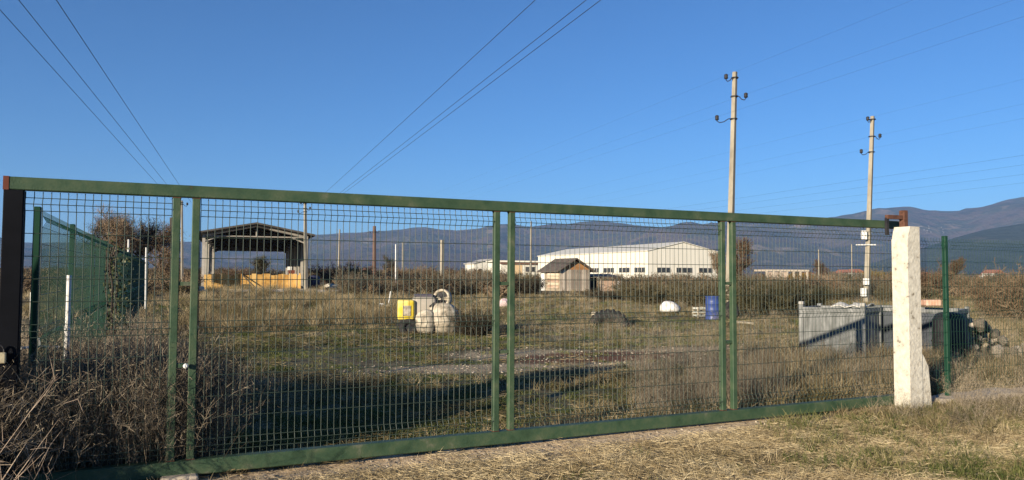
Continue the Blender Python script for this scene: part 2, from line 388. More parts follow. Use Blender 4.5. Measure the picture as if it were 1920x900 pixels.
def shed():
    base = at(380, 541, 70); base.z = 0; W, Lg, E, Rg = 9.4, 31, 5.25, 6.15
    t = thing('open_shed', 'open steel frame shed with dark pitched roof and yellow timber partition inside', 'shed', base, HANG)
    cm = MB().bbox(-.13, .13, -.13, .13, 0, E).mesh('column', STEEL)
    for y in [i * Lg / 6 for i in range(7)]:
        for x in (0, W): link('column', cm, t, (x, y, 0))
    # roof, two slopes with thickness and overhang
    for sgn in (0, 1):
        m = MB(); o = 1.0 if sgn == 0 else .75; dz = o * (Rg - E) / (W / 2)
        x0, x1 = (-o, W / 2) if sgn == 0 else (W + o, W / 2)
        z0, z1 = E + .3 - dz, Rg + .3
        m.add([(x0, -1.0, z0), (x1, -1.0, z1), (x1, Lg + 1, z1), (x0, Lg + 1, z0), (x0, -1.0, z0 - .16), (x1, -1.0, z1 - .16), (x1, Lg + 1, z1 - .16), (x0, Lg + 1, z0 - .16)],
              [(0, 1, 2, 3), (7, 6, 5, 4), (0, 4, 5, 1), (1, 5, 6, 2), (2, 6, 7, 3), (3, 7, 4, 0)])
        m.build('roof', ROOFD, t)
    for i in range(7):
        y = i * Lg / 6; m = MB()
        m.tube([(0, y, E - .1), (W / 2, y, Rg + .02), (W, y, E - .1)], .12, 4)
        m.tube([(0, y, E - .75), (W * .14, y, E - .3 + .1)], .07, 4); m.tube([(W, y, E - .75), (W * .86, y, E - .2)], .07, 4)
        if i in (0, 6): m.tube([(0, y, E - .15), (W, y, E - .15)], .06, 4); m.tube([(W / 2, y, E - .15), (W / 2, y, Rg)], .05, 4)
        m.build('roof_truss', STEEL if i == 0 else DARK, t)
    for i in range(6):
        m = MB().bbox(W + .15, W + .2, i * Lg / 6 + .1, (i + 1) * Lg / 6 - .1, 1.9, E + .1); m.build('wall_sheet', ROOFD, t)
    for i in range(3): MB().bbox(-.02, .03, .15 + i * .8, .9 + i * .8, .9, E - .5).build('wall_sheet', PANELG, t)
    MB().bbox(-1, W + 1.2, -2.5, Lg, -.2, .06).build('floor_slab', CONC2, t)
    # back skirt (dark eave panel at the far end)
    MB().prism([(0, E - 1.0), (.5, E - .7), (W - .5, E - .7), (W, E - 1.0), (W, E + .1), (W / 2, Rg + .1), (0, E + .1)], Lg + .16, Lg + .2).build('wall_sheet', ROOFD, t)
    tf = thing('timber_partition', 'row of yellow timber boards standing inside the open shed', 'partition', base, HANG)
    rr = random.Random(5); x = .35; k = 0
    while x < W - .4:
        wd = rr.uniform(.3, .5); h = 1.45 + rr.uniform(-.12, .1)
        MB().bbox(x, x + wd - .03, 2.0 + rr.uniform(-.05, .05), 2.07, .06, h).build('board', OSB, tf)
        x += wd; k += 1
    y = .2
    while y < 1.6:
        wd = rr.uniform(.4, .6); MB().bbox(W - .5, W - .44, y, y + wd - .03, .06, 1.5 + rr.uniform(-.1, .1)).build('board', OSB, tf); y += wd
    sp = tag(MB().bbox(.1, .75, -.35, -.25, .06, 1.42).build('board_stack', OSB), 'short yellow board leaning on the left column of the open shed', 'board'); sp.location = base; sp.rotation_euler = (0, 0, HANG)
    br = tag(MB().tube([(4.8, 1.2, .06), (3.5, 1.8, 1.4)], .06, 5).build('prop_beam', DARK), 'dark slanting prop in front of the yellow partition', 'beam'); br.location = base; br.rotation_euler = (0, 0, HANG)
    bx = thing('pallet_crate', 'red and white crates on the yellow boards at the right of the open shed', 'crate', base + Vector((0, 0, 1.55)), HANG)
    MB().bbox(W - 1.5, W - .9, 2.2, 2.7, 0, .35).build('crate_body', REDP, bx); MB().bbox(W - 1.6, W - 1.2, 2.25, 2.65, .352, .7).build('crate_lid', WHITEP, bx)
    MB().bbox(W - 1.2, W - 1.05, 2.3, 2.5, -1.49, 0).build('crate_stand', WOOD, bx)
    tk = thing('water_tank', 'dark blue tank beside the right column of the open shed', 'tank', onground(at(588, 541, 76)), 0)
    MB().lathe([(.5, 0), (.62, .1), (.62, 1.1), (.45, 1.3), (.15, 1.35)], 16).build('tank_body', mat('dark_blue', [(.02, .022, .05), (.035, .04, .08)], rough=.6), tk, True)
shed()

def warehouse():
    P = Vector((25.2, 137, 0)); W, Lg, E, Rg = 15.8, 48, 6.1, 7.75
    t = thing('warehouse', 'long cream clad warehouse with gabled end and strip windows', 'warehouse', P, R(23))
    m = MB(); m.prism([(0, 0), (W, 0), (W, E), (W / 2, Rg), (0, E)], 0, Lg); m.build('wall', CREAM, t)
    for sgn in (0, 1):
        x0 = -.25 if sgn == 0 else W + .25; m = MB(); z0 = E - .05
        m.add([(x0, -.2, z0), (W / 2, -.2, Rg + .1), (W / 2, Lg + .2, Rg + .1), (x0, Lg + .2, z0), (x0, -.2, z0 + .12), (W / 2, -.2, Rg + .22), (W / 2, Lg + .2, Rg + .22), (x0, Lg + .2, z0 + .12)],
              [(3, 2, 1, 0), (4, 5, 6, 7), (0, 1, 5, 4), (3, 7, 6, 2), (0, 4, 7, 3), (1, 2, 6, 5)]); m.build('roof', CREAM, t)
    def win(c0, c1, side, z0=2.1, z1=3.0):
        m = MB()
        if side == 'f': m.bbox(c0, c1, -.06, .05, z0 - .08, z1 + .08)
        else: m.bbox(-.06, .05, c0, c1, z0 - .08, z1 + .08)
        wn = m.build('window', PANELG, t); k = 3; dw = (c1 - c0) / k
        for i in range(k):
            a, b = c0 + i * dw + .1, c0 + (i + 1) * dw - .1
            (MB().bbox(a, b, -.09, -.062, z0, z1) if side == 'f' else MB().bbox(-.09, -.062, a, b, z0, z1)).build('pane', GLASS, wn)
    for a, b in ((1.9, 4.9), (6.2, 9.9), (11.3, 14.6)): win(a, b, 'f')
    for a, b in ((.8, 4.6), (6.2, 10.2), (12, 16.2), (18, 21), (24, 27.5)): win(a, b, 's')
    MB().bbox(-.03, .0, 0, Lg, 0, .9).build('plinth_band', CONC2, t)
    # lower wing at the left
    Q = at(1008, 516, 184); Q.z = 0
    q = thing('office_wing', 'low white annexe with brown eaves left of the warehouse', 'building', Q, R(23))
    MB().bbox(-9.8, 0, 0, 9, 0, 4.6).build('wall', CREAM, q); MB().bbox(-10.3, .2, -.5, 9.3, 4.6, 5.0).build('roof', mat('white_fascia', [(.66, .62, .52), (.72, .68, .58)]), q)
    MB().bbox(-10.1, .15, -.42, -.02, 4.1, 4.55).build('eaves', BROWNT, q); MB().bbox(-7.3, -4.2, -.06, .02, 1.6, 3.9).build('door', mat('tan_door', [(.5, .36, .2), (.56, .42, .26)]), q)
    for x in (-3.4, -1.7): 
        wn = MB().bbox(x, x + 1.1, -.06, .02, 2.2, 3.6).build('window', PANELG, q); MB().bbox(x + .1, x + 1.0, -.09, -.062, 2.3, 3.5).build('pane', GLASS, wn)
    Q = at(932, 516, 196); Q.z = 0
    q = thing('cottage', 'small cream building behind ochre trees left of the white annexe', 'building', Q, R(23))
    MB().prism([(-6.5, 0), (0, 0), (0, 5.3), (-2, 5.5), (-6.5, 4.4)], 0, 7).build('wall', CREAM, q)
    MB().prism([(-6.9, 4.32), (-2, 5.52), (.3, 5.3), (.3, 5.45), (-2, 5.68), (-6.9, 4.45)], -.3, 7.3).build('roof', PANELG, q)
    for x in (-5.4, -2.4): wn = MB().bbox(x, x + 1.2, -.06, .02, 1.8, 3.1).build('window', PANELG, q); MB().bbox(x + .12, x + 1.08, -.09, -.062, 1.9, 3.0).build('pane', GLASS, wn)
warehouse()

def hut():
    P = at(1050, 547, 69); P.z = 0; W, Lg, E, Rg = 3.2, 3.9, 2.05, 3.05
    t = thing('garden_hut', 'small wooden hut with orange gable and sagging dark roof', 'hut', P, R(23))
    MB().bbox(.05, W - .05, .05, Lg, 0, E).build('wall', mat('grey_plank_wall', [(.25, .2, .14), (.36, .3, .22)], scale=4), t)
    pm = MB().bbox(0, .2, -.02, .05, .05, E).mesh('board', WOOD)
    for i in range(14): link('board', pm, t, (.05 + i * .222, -.01 * (i % 2), 0))
    pm2 = MB().bbox(-.03, .05, 0, .36, 0, .24).mesh('board', mat('pale_plank', [(.5, .42, .3), (.62, .54, .42), (.35, .22, .15)], scale=1.5, rnd=.6))
    for z in range(6): link('board', pm2, t, (-.005, .3, .3 + z * .29), None, (1, 6.5, 1))
    MB().bbox(-.1, .04, Lg - .65, Lg + .05, 0, E).build('corner_board', WHITEP, t)
    MB().prism([(.05, E), (W - .05, E), (W / 2, Rg - .12)], .0, .1).build('gable', WOODO, t)
    for sgn in (0, 1):
        x0 = -.4 if sgn == 0 else W + .4; z0 = E - .22; m = MB()
        m.add([(x0, -.4, z0), (W / 2, -.4, Rg), (W / 2, Lg + .4, Rg), (x0, Lg + .4, z0 - .05), (x0, -.4, z0 + .1), (W / 2, -.4, Rg + .1), (W / 2, Lg + .4, Rg + .1), (x0, Lg + .4, z0 + .05)],
              [(3, 2, 1, 0), (4, 5, 6, 7), (0, 1, 5, 4), (3, 7, 6, 2), (0, 4, 7, 3), (1, 2, 6, 5)])
        m.build('roof', mat('hut_roof', [(.05, .04, .033), (.1, .08, .065), (.14, .105, .08)], scale=3, rough=.85), t)
    Q = at(1104, 545, 71); Q.z = 0
    q = thing('lean_to', 'low open lean-to of scrap boards right of the wooden hut', 'shelter', Q, R(15))
    MB().box((1.45, 1, 1.5), (3.3, 2.6, .12), Matrix.Rotation(R(5), 3, 'X')).build('roof', ROOFD, q)
    for x in (.1, 1.2, 2.7): MB().bbox(x, x + .1, .05, .15, 0, 1.42).build('post', WOOD, q)
    MB().bbox(1.3, 2.7, .18, .22, 0, 1.0).build('board', mat('pinkish_board', [(.3, .2, .14), (.42, .3, .22)]), q); MB().bbox(.22, 1.15, .9, .95, 0, 1.3).build('board', DARK, q)
    MB().bbox(2.95, 3.5, -.1, .0, .0, 1.0).build('door_panel', WHITEP, q)
    Q = at(1437, 521, 120); Q.z = 0
    q = thing('ruined_frame', 'low flat concrete roof frame standing in the brush at right', 'ruin', Q, R(10))
    MB().bbox(0, 7.6, 0, 4, 2.3, 2.6).build('roof_slab', CONC2, q)
    for i in range(7): MB().bbox(i * 1.2, i * 1.2 + .25, 0, .3, 0, 2.3).build('post', CONC2, q)
    MB().bbox(0, 3.6, .1, .3, 0, 2.2).build('wall', mat('pink_block', [(.34, .26, .2), (.45, .36, .28)]), q)
hut()

# ------------------------------------------------------------------ utility poles and lines
def pole(px, base_y, D, top_px, top_py, label, r0, r1, ins=(), m=PCONC, extra=None, ty='pole'):
    P = at(px, base_y, D); P.z = 0; T = at(top_px, top_py, D) - P
    t = thing('utility_pole', label, 'pole', P)
    MB().tube([(0, 0, -.2), T * .5, T], [r0, (r0 + r1) / 2, r1], 4 if m is PCONC else 8).build('shaft', m, t)
    tips = []
    for ipx, ipy in ins:
        q = at(ipx, ipy, D) - P; ax = T * (q.z / T.z); d = q - ax; sgn = 1 if d.x > 0 else -1; L = abs(d.x)
        hk = MB().tube([ax + Vector((0, -r1, .02)), ax + Vector((sgn * L * .35, -r1, -.02)), ax + Vector((sgn * L * .6, -r1, -.16)), ax + Vector((sgn * L * .85, -r1, -.2)), ax + Vector((sgn * L, -r1, -.12)), ax + Vector((sgn * L, -r1, 0))], .022 if L > .3 else .018, 5).build('hook', DARK, t)
        MB().lathe([(.03, -.1), (.085, -.07), (.1, -.01), (.07, .02), (.095, .06), (.09, .11), (.05, .15)], 10, Matrix.Translation(ax + Vector((sgn * L, -r1, 0)))).build('insulator', DARK, hk, True)
        MB().tube([ax + Vector((0, 0, -.03)), ax + Vector((0, 0, .03))], r1 * 1.5, 6).build('clamp', DARK, t)
        tips.append(P + ax + Vector((sgn * L, -r1, .08)))
    return t, P, tips
p1, P1, T1 = pole(1366, 560, 35, 1378, 135, 'tallest weathered concrete utility pole behind the gate, near the blue drum', .19, .12, ((1360, 146), (1397, 181), (1343, 223)))
p2, P2, T2 = pole(1624, 556, 45, 1636, 218, 'concrete utility pole with white meter boxes left of the gate pillar', .19, .13, ((1625, 224), (1648, 256), (1613, 285)))
for (px, py, w_, h_) in ((1620, 441, .3, .55), (1624, 528, .3, .4), (1619, 548, .3, .5)):
    MB().rbox(at(px, py, 44.7) - P2, (w_, .2, h_), .02, 1).build('meter_box', WHITEP, p2)
MB().tube([at(1605, 459, 44.8) - P2, at(1642, 459, 44.8) - P2], .04, 6).build('bracket', WHITEP, p2)
p3, P3, T3 = pole(342, 540, 69, 341, 376, 'slim pole with insulators seen between the left gate mullions', .14, .1, ((352, 383), (334, 380)))
p4, P4, T4 = pole(574, 535, 70, 572, 376, 'concrete utility pole rising right behind the open shed roof', .2, .14, ((565, 381), (582, 391), (560, 397)))
pole(702, 500, 130, 702, 424, 'dark wooden pole among brown bushes right of the open shed', .35, .28, ((695, 436), (711, 434)), m=BROWNT)
pole(829, 505, 110, 829, 450, 'thick pale concrete pole above the sprayer', .33, .28, ())
pole(742, 525, 70, 742, 458, 'thin white post standing in brush left of the sprayer', .06, .05, (), m=WHITEP)
pole(635, 512, 120, 637, 430, 'slender grey pole just right of the open shed', .2, .13, ())
pole(995, 500, 140, 996, 415, 'slender pale pole behind the white annexe', .2, .13, ())
pole(1535, 512, 170, 1535, 468, 'pale stub pole in the far brush, left of the meter pole', .2, .15, ())
pole(1597, 510, 190, 1597, 458, 'thin far pole between the meter pole and the brush', .16, .13, ())
pole(755, 498, 200, 755, 455, 'faint far grey pole right of the thin white post', .2, .16, ())
t5, P5, _ = pole(324, 520, 95, 322, 408, 'dark lattice transformer pole beside the bare trees at left', .32, .26, (), m=DARK)
MB().bbox(-.9, .9, -.1, .1, 7.2, 7.35).build('cross_arm', DARK, t5); MB().rbox((0, -.5, 6.2), (.9, .7, 1.0), .05, 1).build('transformer', DARK, t5)
for px, y0, y1, D in ((241, 449, 490, 26.5), (274, 464, 520, 31)):
    a, b = at(px, y1, D), at(px, y0, D); a.z = 0
    tag(MB().tube([a, b], .028, 6).build('white_post', WHITEP), 'nearer white post rising over the green fence' if px < 250 else 'farther white post rising over the green fence end', 'post')
CABLE = mat('dark_cable', [(.02, .025, .04), (.03, .035, .05)], rough=.6)
def cable(a, b, r, sag, label, group):
    n = 24; pts = []
    for i in range(n + 1):
        u = i / n; p = a.lerp(b, u); p.z -= sag * 4 * u * (1 - u); pts.append(p)
    tag(MB().tube(pts, r, 4, False).build('power_cable', CABLE), label, 'cable', group)
h3 = Vector((-.347, .938, 0))
def line_through(px, py, z, kfar, knear, r, label, group, end=None):
    d = ray(px, py); p = Vector((0, 0, EYE)) + d * ((z - EYE) / d.z)
    cable(p - h3 * knear, end if end is not None else p + h3 * kfar, r, .05, label, group)
for i, (px, py) in enumerate(((0, 15), (38, 0), (108, 0))):
    line_through(px, py, 8.1, 54.5, 25, .011, ('leftmost', 'middle', 'rightmost')[i] + ' of the three power cables crossing the upper left sky', 'cables upper left')
for i, (px, py) in enumerate(((1000, 0), (1095, 0), (1122, 0))):
    line_through(px, py, 8.3, 55, 25, .011, ('leftmost', 'middle', 'rightmost')[i] + ' of the three power cables slanting down the centre sky', 'cables centre sky')
for i, q in enumerate(T1): cable(q - h3 * 34, q + h3 * 150, .0024, .0, ('top', 'middle', 'lowest')[i] + ' cable on the tallest concrete pole', 'cables of the tallest pole')
for i, q in enumerate(T2): cable(q - h3 * 40, q + h3 * 150, .0024, .0, ('top', 'middle', 'lowest')[i] + ' cable on the pole with meter boxes', 'cables of the meter pole')
for i, py in enumerate((290, 308, 326, 342)): line_through(1920, py, 8, 180, 30, .004, ('highest', 'second', 'third', 'lowest')[i] + ' of the faint cables low in the right sky', 'faint cables right')

# ------------------------------------------------------------------ things lying in the yard
def torus(Rr, r, n=24, k=8, M=None, flat=1.0):
    m = MB(); vs = []; fs = []
    for i in range(n):
        a = 2 * math.pi * i / n
        for j in range(k):
            b = 2 * math.pi * j / k; v = Vector(((Rr + r * math.cos(b)) * math.cos(a), (Rr + r * math.cos(b)) * math.sin(a), r * flat * math.sin(b))); vs.append(M @ v if M is not None else v)
    for i in range(n):
        for j in range(k): fs.append((i * k + j, ((i + 1) % n) * k + j, ((i + 1) % n) * k + (j + 1) % k, i * k + (j + 1) % k))
    return m.add(vs, fs)
IVORY = mat('ivory_plastic', [(.1, .085, .06), (.36, .31, .23), (.52, .47, .37)], scale=7, rough=.55)
BEIGE = mat('beige_tank', [(.28, .25, .2), (.38, .34, .28)], scale=3, rough=.6)
YEL = mat('yellow_panel', [(.45, .33, .02), (.62, .47, .04), (.68, .56, .2)], scale=3, rough=.5)
def sprayer():
    P = onground(gp(797, 624)); t = thing('orchard_sprayer', 'abandoned yellow and ivory orchard sprayer with round fan standing in dry grass', 'sprayer', P, R(10)); t.scale = (1.03,) * 3
    MB().rbox((-.5, .05, .62), (.42, .5, .5), .05, 3).build('side_panel', YEL, t, True)
    MB().rbox((-.48, -.215, .60), (.2, .02, .26), .008, 1).build('label_plate', IVORY, t)
    MB().rbox((-.02, .25, .58), (.62, .7, .74), .12, 3).build('tank', BEIGE, t, True)
    MB().rbox((-.04, .25, .975), (.48, .48, .07), .02, 2).build('tank_lid', mat('dark_lid', [(.05, .045, .06), (.09, .08, .1)]), t)
    MB().bbox(-.75, .6, -.05, .03, .2, .28).build('chassis', DARK, t)
    for (cx, cz, rx, rz, cy) in ((.0, .3, .27, .34, -.25), (.44, .36, .42, .44, -.1)):
        m = MB(); prof = []
        n, k = 28, 12; vs = []; fs = []
        for i in range(k + 1):
            ph = -math.pi / 2 + math.pi * i / k
            for j in range(n):
                th = 2 * math.pi * j / n; rib = 1 + .05 * math.cos(th * 9) + .12 * mnoise.noise((cx * 9 + math.cos(th), math.sin(th), ph * 1.5))
                vs.append((cx + rx * rib * math.cos(ph) ** .7 * math.cos(th), cy + rx * .8 * rib * math.cos(ph) ** .7 * math.sin(th), cz + rz * math.sin(ph)))
        for i in range(k):
            for j in range(n): fs.append((i * n + j, i * n + (j + 1) % n, (i + 1) * n + (j + 1) % n, (i + 1) * n + j))
        m.add(vs, fs); m.build('fan_volute', IVORY, t, True)
    ax = Vector((-.55, -.8, .15)).to_track_quat('Z', 'Y').to_matrix().to_4x4(); ctr = Matrix.Translation((.42, .0, .9)) @ ax
    fh = MB().lathe([(.2, -.16), (.25, -.1), (.25, .04), (.2, .05), (.19, -.03)], 24, ctr, False).build('fan_housing', IVORY, t, True)
    MB().lathe([(.001, -.04), (.215, -.04)], 20, ctr, False).build('fan_back', DARK, fh)
    for i in range(6):
        rt = ctr @ Matrix.Rotation(i * math.pi / 3, 4, 'Z'); m = MB()
        m.add([rt @ Vector(v) for v in ((.03, -.02, -.03), (.18, -.05, -.03), (.18, .05, .01), (.03, .03, -.0))], [(0, 1, 2, 3)]); m.build('fan_blade', DARK if i % 3 else IVORY, fh)
    MB().tube([(.1, -.15, .7), (.2, -.2, .8), (.15, -.28, .5), (.22, -.3, .25)], .025, 6).build('hose', DARK, t); MB().tube([(.5, -.2, .7), (.45, -.15, .6), (.2, -.2, .72)], .03, 6).build('hose', DARK, t)
    for y, x in ((-.2, -.42), (.45, -.42)):
        M = Matrix.Translation((x, y, .17)) @ Matrix.Rotation(R(78), 4, 'X'); wh = torus(.16, .085, 20, 8, M).build('wheel', BLACKR, t, True); MB().lathe([(.001, -.03), (.1, -.03), (.1, .03), (.001, .04)], 14, M, False).build('rim', DARK, wh)
sprayer()
# blue drum
P = onground(gp(1337, 600)); dr = thing('steel_drum', 'upright blue drum standing in the yard near the tallest pole', 'drum', P)
BLUE = mat('blue_drum', [(.025, .045, .15), (.04, .07, .22)], scale=4, rough=.4, stretch=(1, 1, .3))
MB().lathe([(.26, 0), (.265, .02), (.255, .04), (.255, .27), (.268, .285), (.255, .3), (.255, .54), (.268, .555), (.255, .57), (.255, .78), (.268, .79), (.268, .81), (.245, .81), (.245, .785), (.001, .785)], 28).build('drum_shell', BLUE, dr, True)
MB().lathe([(.04, .786), (.04, .82), (.001, .82)], 10, Matrix.Translation((.13, 0, 0))).build('bung', DARK, dr)
# tyres
P = onground(gp(1142, 607)); M = Matrix.Translation((0, 0, -.1)) @ Matrix.Rotation(R(52), 4, 'X')
ty = thing('tractor_tyre', 'large dark tractor tyre half sunk in the dry grass', 'tyre', P, R(-8)); torus(.5, .17, 32, 10, M, 1.2).build('tyre_tread', BLACKR, ty, True)
lug = MB().box((0, 0, 0), (.05, .1, .3)).mesh('lug', BLACKR)
for i in range(22):
    o = link('lug', lug, ty); a = 2 * math.pi * i / 22; o.matrix_local = M @ Matrix.Rotation(a, 4, 'Z') @ Matrix.Translation((.655, 0, 0)) @ Matrix.Rotation(R(25), 4, 'X')
tag(MB().rbox((0, 0, .12), (.35, .25, .2), .03, 1).build('concrete_block', IVORY), 'pale block lying behind the sunken tractor tyre', 'block').location = onground(gp(1118, 596))
P = onground(gp(1372, 600)); t = thing('car_tyre', 'black tyre standing behind the blue drum', 'tyre', P, R(35)); torus(.24, .1, 24, 8, Matrix.Translation((0, 0, .33)) @ Matrix.Rotation(R(80), 4, 'X')).build('tyre_tread', BLACKR, t, True)
MB().lathe([(.001, -.04), (.16, -.05), (.16, .05), (.001, .04)], 16, Matrix.Translation((0, 0, .33)) @ Matrix.Rotation(R(80), 4, 'X'), False).build('rim', DARK, t)
# bulging sack
m = ico(1, 3, .0, 1)
m.v = [(x * .4 * (1 + .12 * mnoise.noise((x * 2, y * 2, z * 2))), y * .3 * (1 + .2 * mnoise.noise((x * 3, y * 3, z * 3))), max(-.1, z * (.3 - .1 * x) * (1 + .25 * mnoise.noise((x * 3 + 5, y * 3, z * 3)))) + .2) for x, y, z in m.v]
tag(m.build('sack', mat('white_sack', [(.4, .37, .33), (.62, .6, .56), (.7, .68, .64)], scale=6, rough=.7), None, True), 'bulging whitish sack lying left of the blue drum', 'sack').location = onground(gp(1257, 592))
P = onground(gp(1312, 598)); t = thing('wire_crate', 'grey plastic crate lying tilted against the blue drum', 'crate', P, R(25))
for z in (.05, .18, .31): MB().add([(x, y, z_) for z_ in (z, z + .06) for x, y in ((-.2, -.15), (.2, -.15), (.2, .15), (-.2, .15))], [(0, 1, 5, 4), (1, 2, 6, 5), (2, 3, 7, 6), (3, 0, 4, 7)]).build('band', mat('greyish_plastic', [(.35, .36, .32), (.5, .5, .45)]), t)
for x, y in ((-.19, -.14), (.19, -.14), (.19, .14), (-.19, .14)): MB().box((x, y, .2), (.04, .04, .38)).build('corner', IVORY, t)
tag(MB().box((0, 0, .04), (.5, .3, .07), Matrix.Rotation(R(4), 3, 'Y')).build('slab', IVORY), 'thin white slab on the grass right of the blue drum', 'slab').location = onground(gp(1396, 607))
tag(MB().rbox((0, 0, .2), (2.3, 1.2, .5), .12, 2).build('white_block', CONC), 'long white slab left of the open shed', 'slab').location = onground(gp(352, 548))
m = ico(1, 2, .18, 4, (1.5, 1, .5)); tag(m.build('rubble_heap', CONC), 'small white rubble heap right of the open shed', 'heap').location = onground(at(629, 530, 80))
ch = thing('broken_chair', 'broken white plastic chair lying in dry grass left of the sprayer', 'chair', onground(gp(722, 577)), R(30))
MB().box((0, 0, .12), (.42, .4, .05), Matrix.Rotation(R(20), 3, 'Y')).build('seat', WHITEP, ch); 
for x, y in ((-.2, -.15), (.18, -.15), (-.2, .15)): MB().tube([(x, y, .0), (x * 1.1, y, .18)], .03, 5).build('leg', WHITEP, ch)
MB().tube([(.2, .1, .15), (.32, .15, .75)], .025, 5).build('back_rail', WHITEP, ch)
m = ico(1, 2, .15, 9, (.28, .2, .3)); tag(m.build('sack', mat('pink_sack', [(.45, .32, .32), (.6, .48, .47)])), 'small pinkish sack seen between the middle gate mullions', 'sack').location = onground(gp(945, 575)) + Vector((0, 0, .15))
for px, py, w_, d in ((1030, 577, .25, 0), (1478, 676, .12, 40)):
    pass
# steel cage containers
CAGE = mat('galvanised_sheet', [(.07, .073, .068), (.13, .134, .13), (.22, .222, .215)], scale=3, rough=.6, stretch=(3, 3, .8))
SHEETD = mat('dull_blue_sheet', [(.025, .032, .045), (.05, .058, .07)], scale=3, rough=.6)
def cage(P, rz, label, pm, W=1.15, Dp=.95, H=1.0):
    t = thing('metal_container', label, 'container', P, rz)
    for x, y in ((-W / 2, -Dp / 2), (W / 2, -Dp / 2), (W / 2, Dp / 2), (-W / 2, Dp / 2)):
        cp = MB().rbox((x, y, H / 2 + .02), (.075, .075, H + .04), .008, 1).build('corner_post', CAGE, t)
        if y < 0 and pm is CAGE: MB().rbox((x, y, H + .07), (.085, .085, .06), .012, 1).build('post_cap', mat('pale_cap', [(.28, .27, .24), (.38, .36, .33)]), cp)
        MB().rbox((x, y, .0), (.13, .13, .1), .015, 1).build('foot', CAGE, cp)
    e = .03
    for a in (0, 1):
        s = -1 if a == 0 else 1
        pn = MB().bbox(-W / 2 + .04, W / 2 - .04, s * Dp / 2 - .012, s * Dp / 2 + .012, .16, H - .07).build('side_panel', pm, t)
        for i in range(7):
            x = -W / 2 + .1 + i * (W - .2) / 6; MB().bbox(x - .008, x + .008, s * Dp / 2 - .017, s * Dp / 2 + .017, .165, H - .075).build('rib', pm, pn)
        MB().bbox(-W / 2 + .04, W / 2 - .04, s * Dp / 2 - .03, s * Dp / 2 + .03, H - .07, H).build('rim', CAGE, t)
        pn = MB().bbox(s * W / 2 - .012, s * W / 2 + .012, -Dp / 2 + .04, Dp / 2 - .04, .16, H - .07).build('side_panel', pm, t)
        MB().bbox(s * W / 2 - .03, s * W / 2 + .03, -Dp / 2 + .04, Dp / 2 - .04, H - .07, H).build('rim', CAGE, t)
    MB().bbox(-W / 2, W / 2, -Dp / 2 + .04, Dp / 2 - .04, .12, .158).build('floor_plate', CAGE, t)
    return t
P = at(1560, 680, 12.95); P.z = 0; CX = Vector((.757, -.685, 0)); CY = Vector((.685, .757, 0)); CR = math.atan2(-.685, .757)
c1 = cage(P + CY * .45, CR, 'galvanised metal container with white corner caps left of the concrete pillar', CAGE, 1.04, .9)
c2 = cage(P + CY * 1.5 + CX * .28, CR, 'dull blue metal container between the galvanised one and the pillar', SHEETD, 1.0, .9)
c3 = cage(P + CY * 2.35 + CX * 1.0, CR, 'dark container seen behind the fence right of the concrete pillar', SHEETD, 1.0, .9, .95)
# folded sheet lying on the first container
m = MB(); rr = random.Random(8)
for i in range(9):
    for j in range(4): m.v.append((-.1 + i * .08, -.2 + j * .13, 1.0 + .1 * abs(math.sin(i * .9 + .3)) * (1 - .4 * abs(j - 1.5)) + rr.uniform(0, .02)))
for i in range(8):
    for j in range(3): a = i * 4 + j; m.f.append((a, a + 4, a + 5, a + 1))
o = m.build('crumpled_tarp', mat('pale_tarp', [(.4, .38, .33), (.6, .57, .5), (.08, .08, .08)], scale=9, rough=.7)); o.location = c1.location; o.rotation_euler = c1.rotation_euler
sd = o.modifiers.new('s', 'SOLIDIFY'); sd.thickness = .012
tag(o, 'crumpled pale sheet lying on top of the galvanised container', 'tarp')
o = MB().rbox((0, 0, 1.06), (.3, .2, .12), .02, 1).build('brick_stack', mat('orange_block', [(.5, .26, .16), (.6, .45, .35)], scale=8)); o.location = c3.location; tag(o, 'orange and white block on the dark container right of the pillar', 'block')
P = gp(1782, 690); P.z = 0; bt = thing('black_barrel', 'black barrel beside the rubble right of the green fence post', 'barrel', P)
MB().lathe([(.22, 0), (.26, .08), (.27, .45), (.26, .82), (.2, .92), (.08, .95)], 18).build('barrel_shell', DARK, bt, True); torus(.265, .018, 20, 5, Matrix.Translation((0, 0, .45))).build('hoop', DARK, bt)
rp = thing('rubble_pile', 'pile of grey rubble stones behind the right mesh fence', 'rubble', Vector((gp(1822, 672).x, gp(1822, 672).y, 0)))
STONE = mat('rubble_stone', [(.1, .085, .065), (.22, .19, .15), (.36, .31, .25)], scale=6, rough=.95, bump=.4, rnd=.5)
rp.scale = (1.15, 1.0, 1.5)
sm = [ico(1, 2, .16, 20 + i, (1, .8, .7)).mesh('stone', STONE) for i in range(5)]; rr = random.Random(11)
for i in range(90):
    x = rr.gauss(0, .36); y = rr.gauss(.1, .3); hh = max(0, .62 - abs(x + .1) * .6 - abs(y) * .4); s = rr.uniform(.05, .14)
    o = link('stone', sm[i % 5], rp, (x, y, rr.uniform(0, hh) + s * .3), rr.uniform(0, 6), s); o.rotation_euler.x = rr.uniform(-.6, .6)
for i in range(14):
    x = rr.uniform(.4, 1.6); s = rr.uniform(.05, .11); link('stone', sm[i % 5], rp, (x, rr.uniform(-.3, .4), s * .4 + rr.uniform(0, .15)), rr.uniform(0, 6), s)

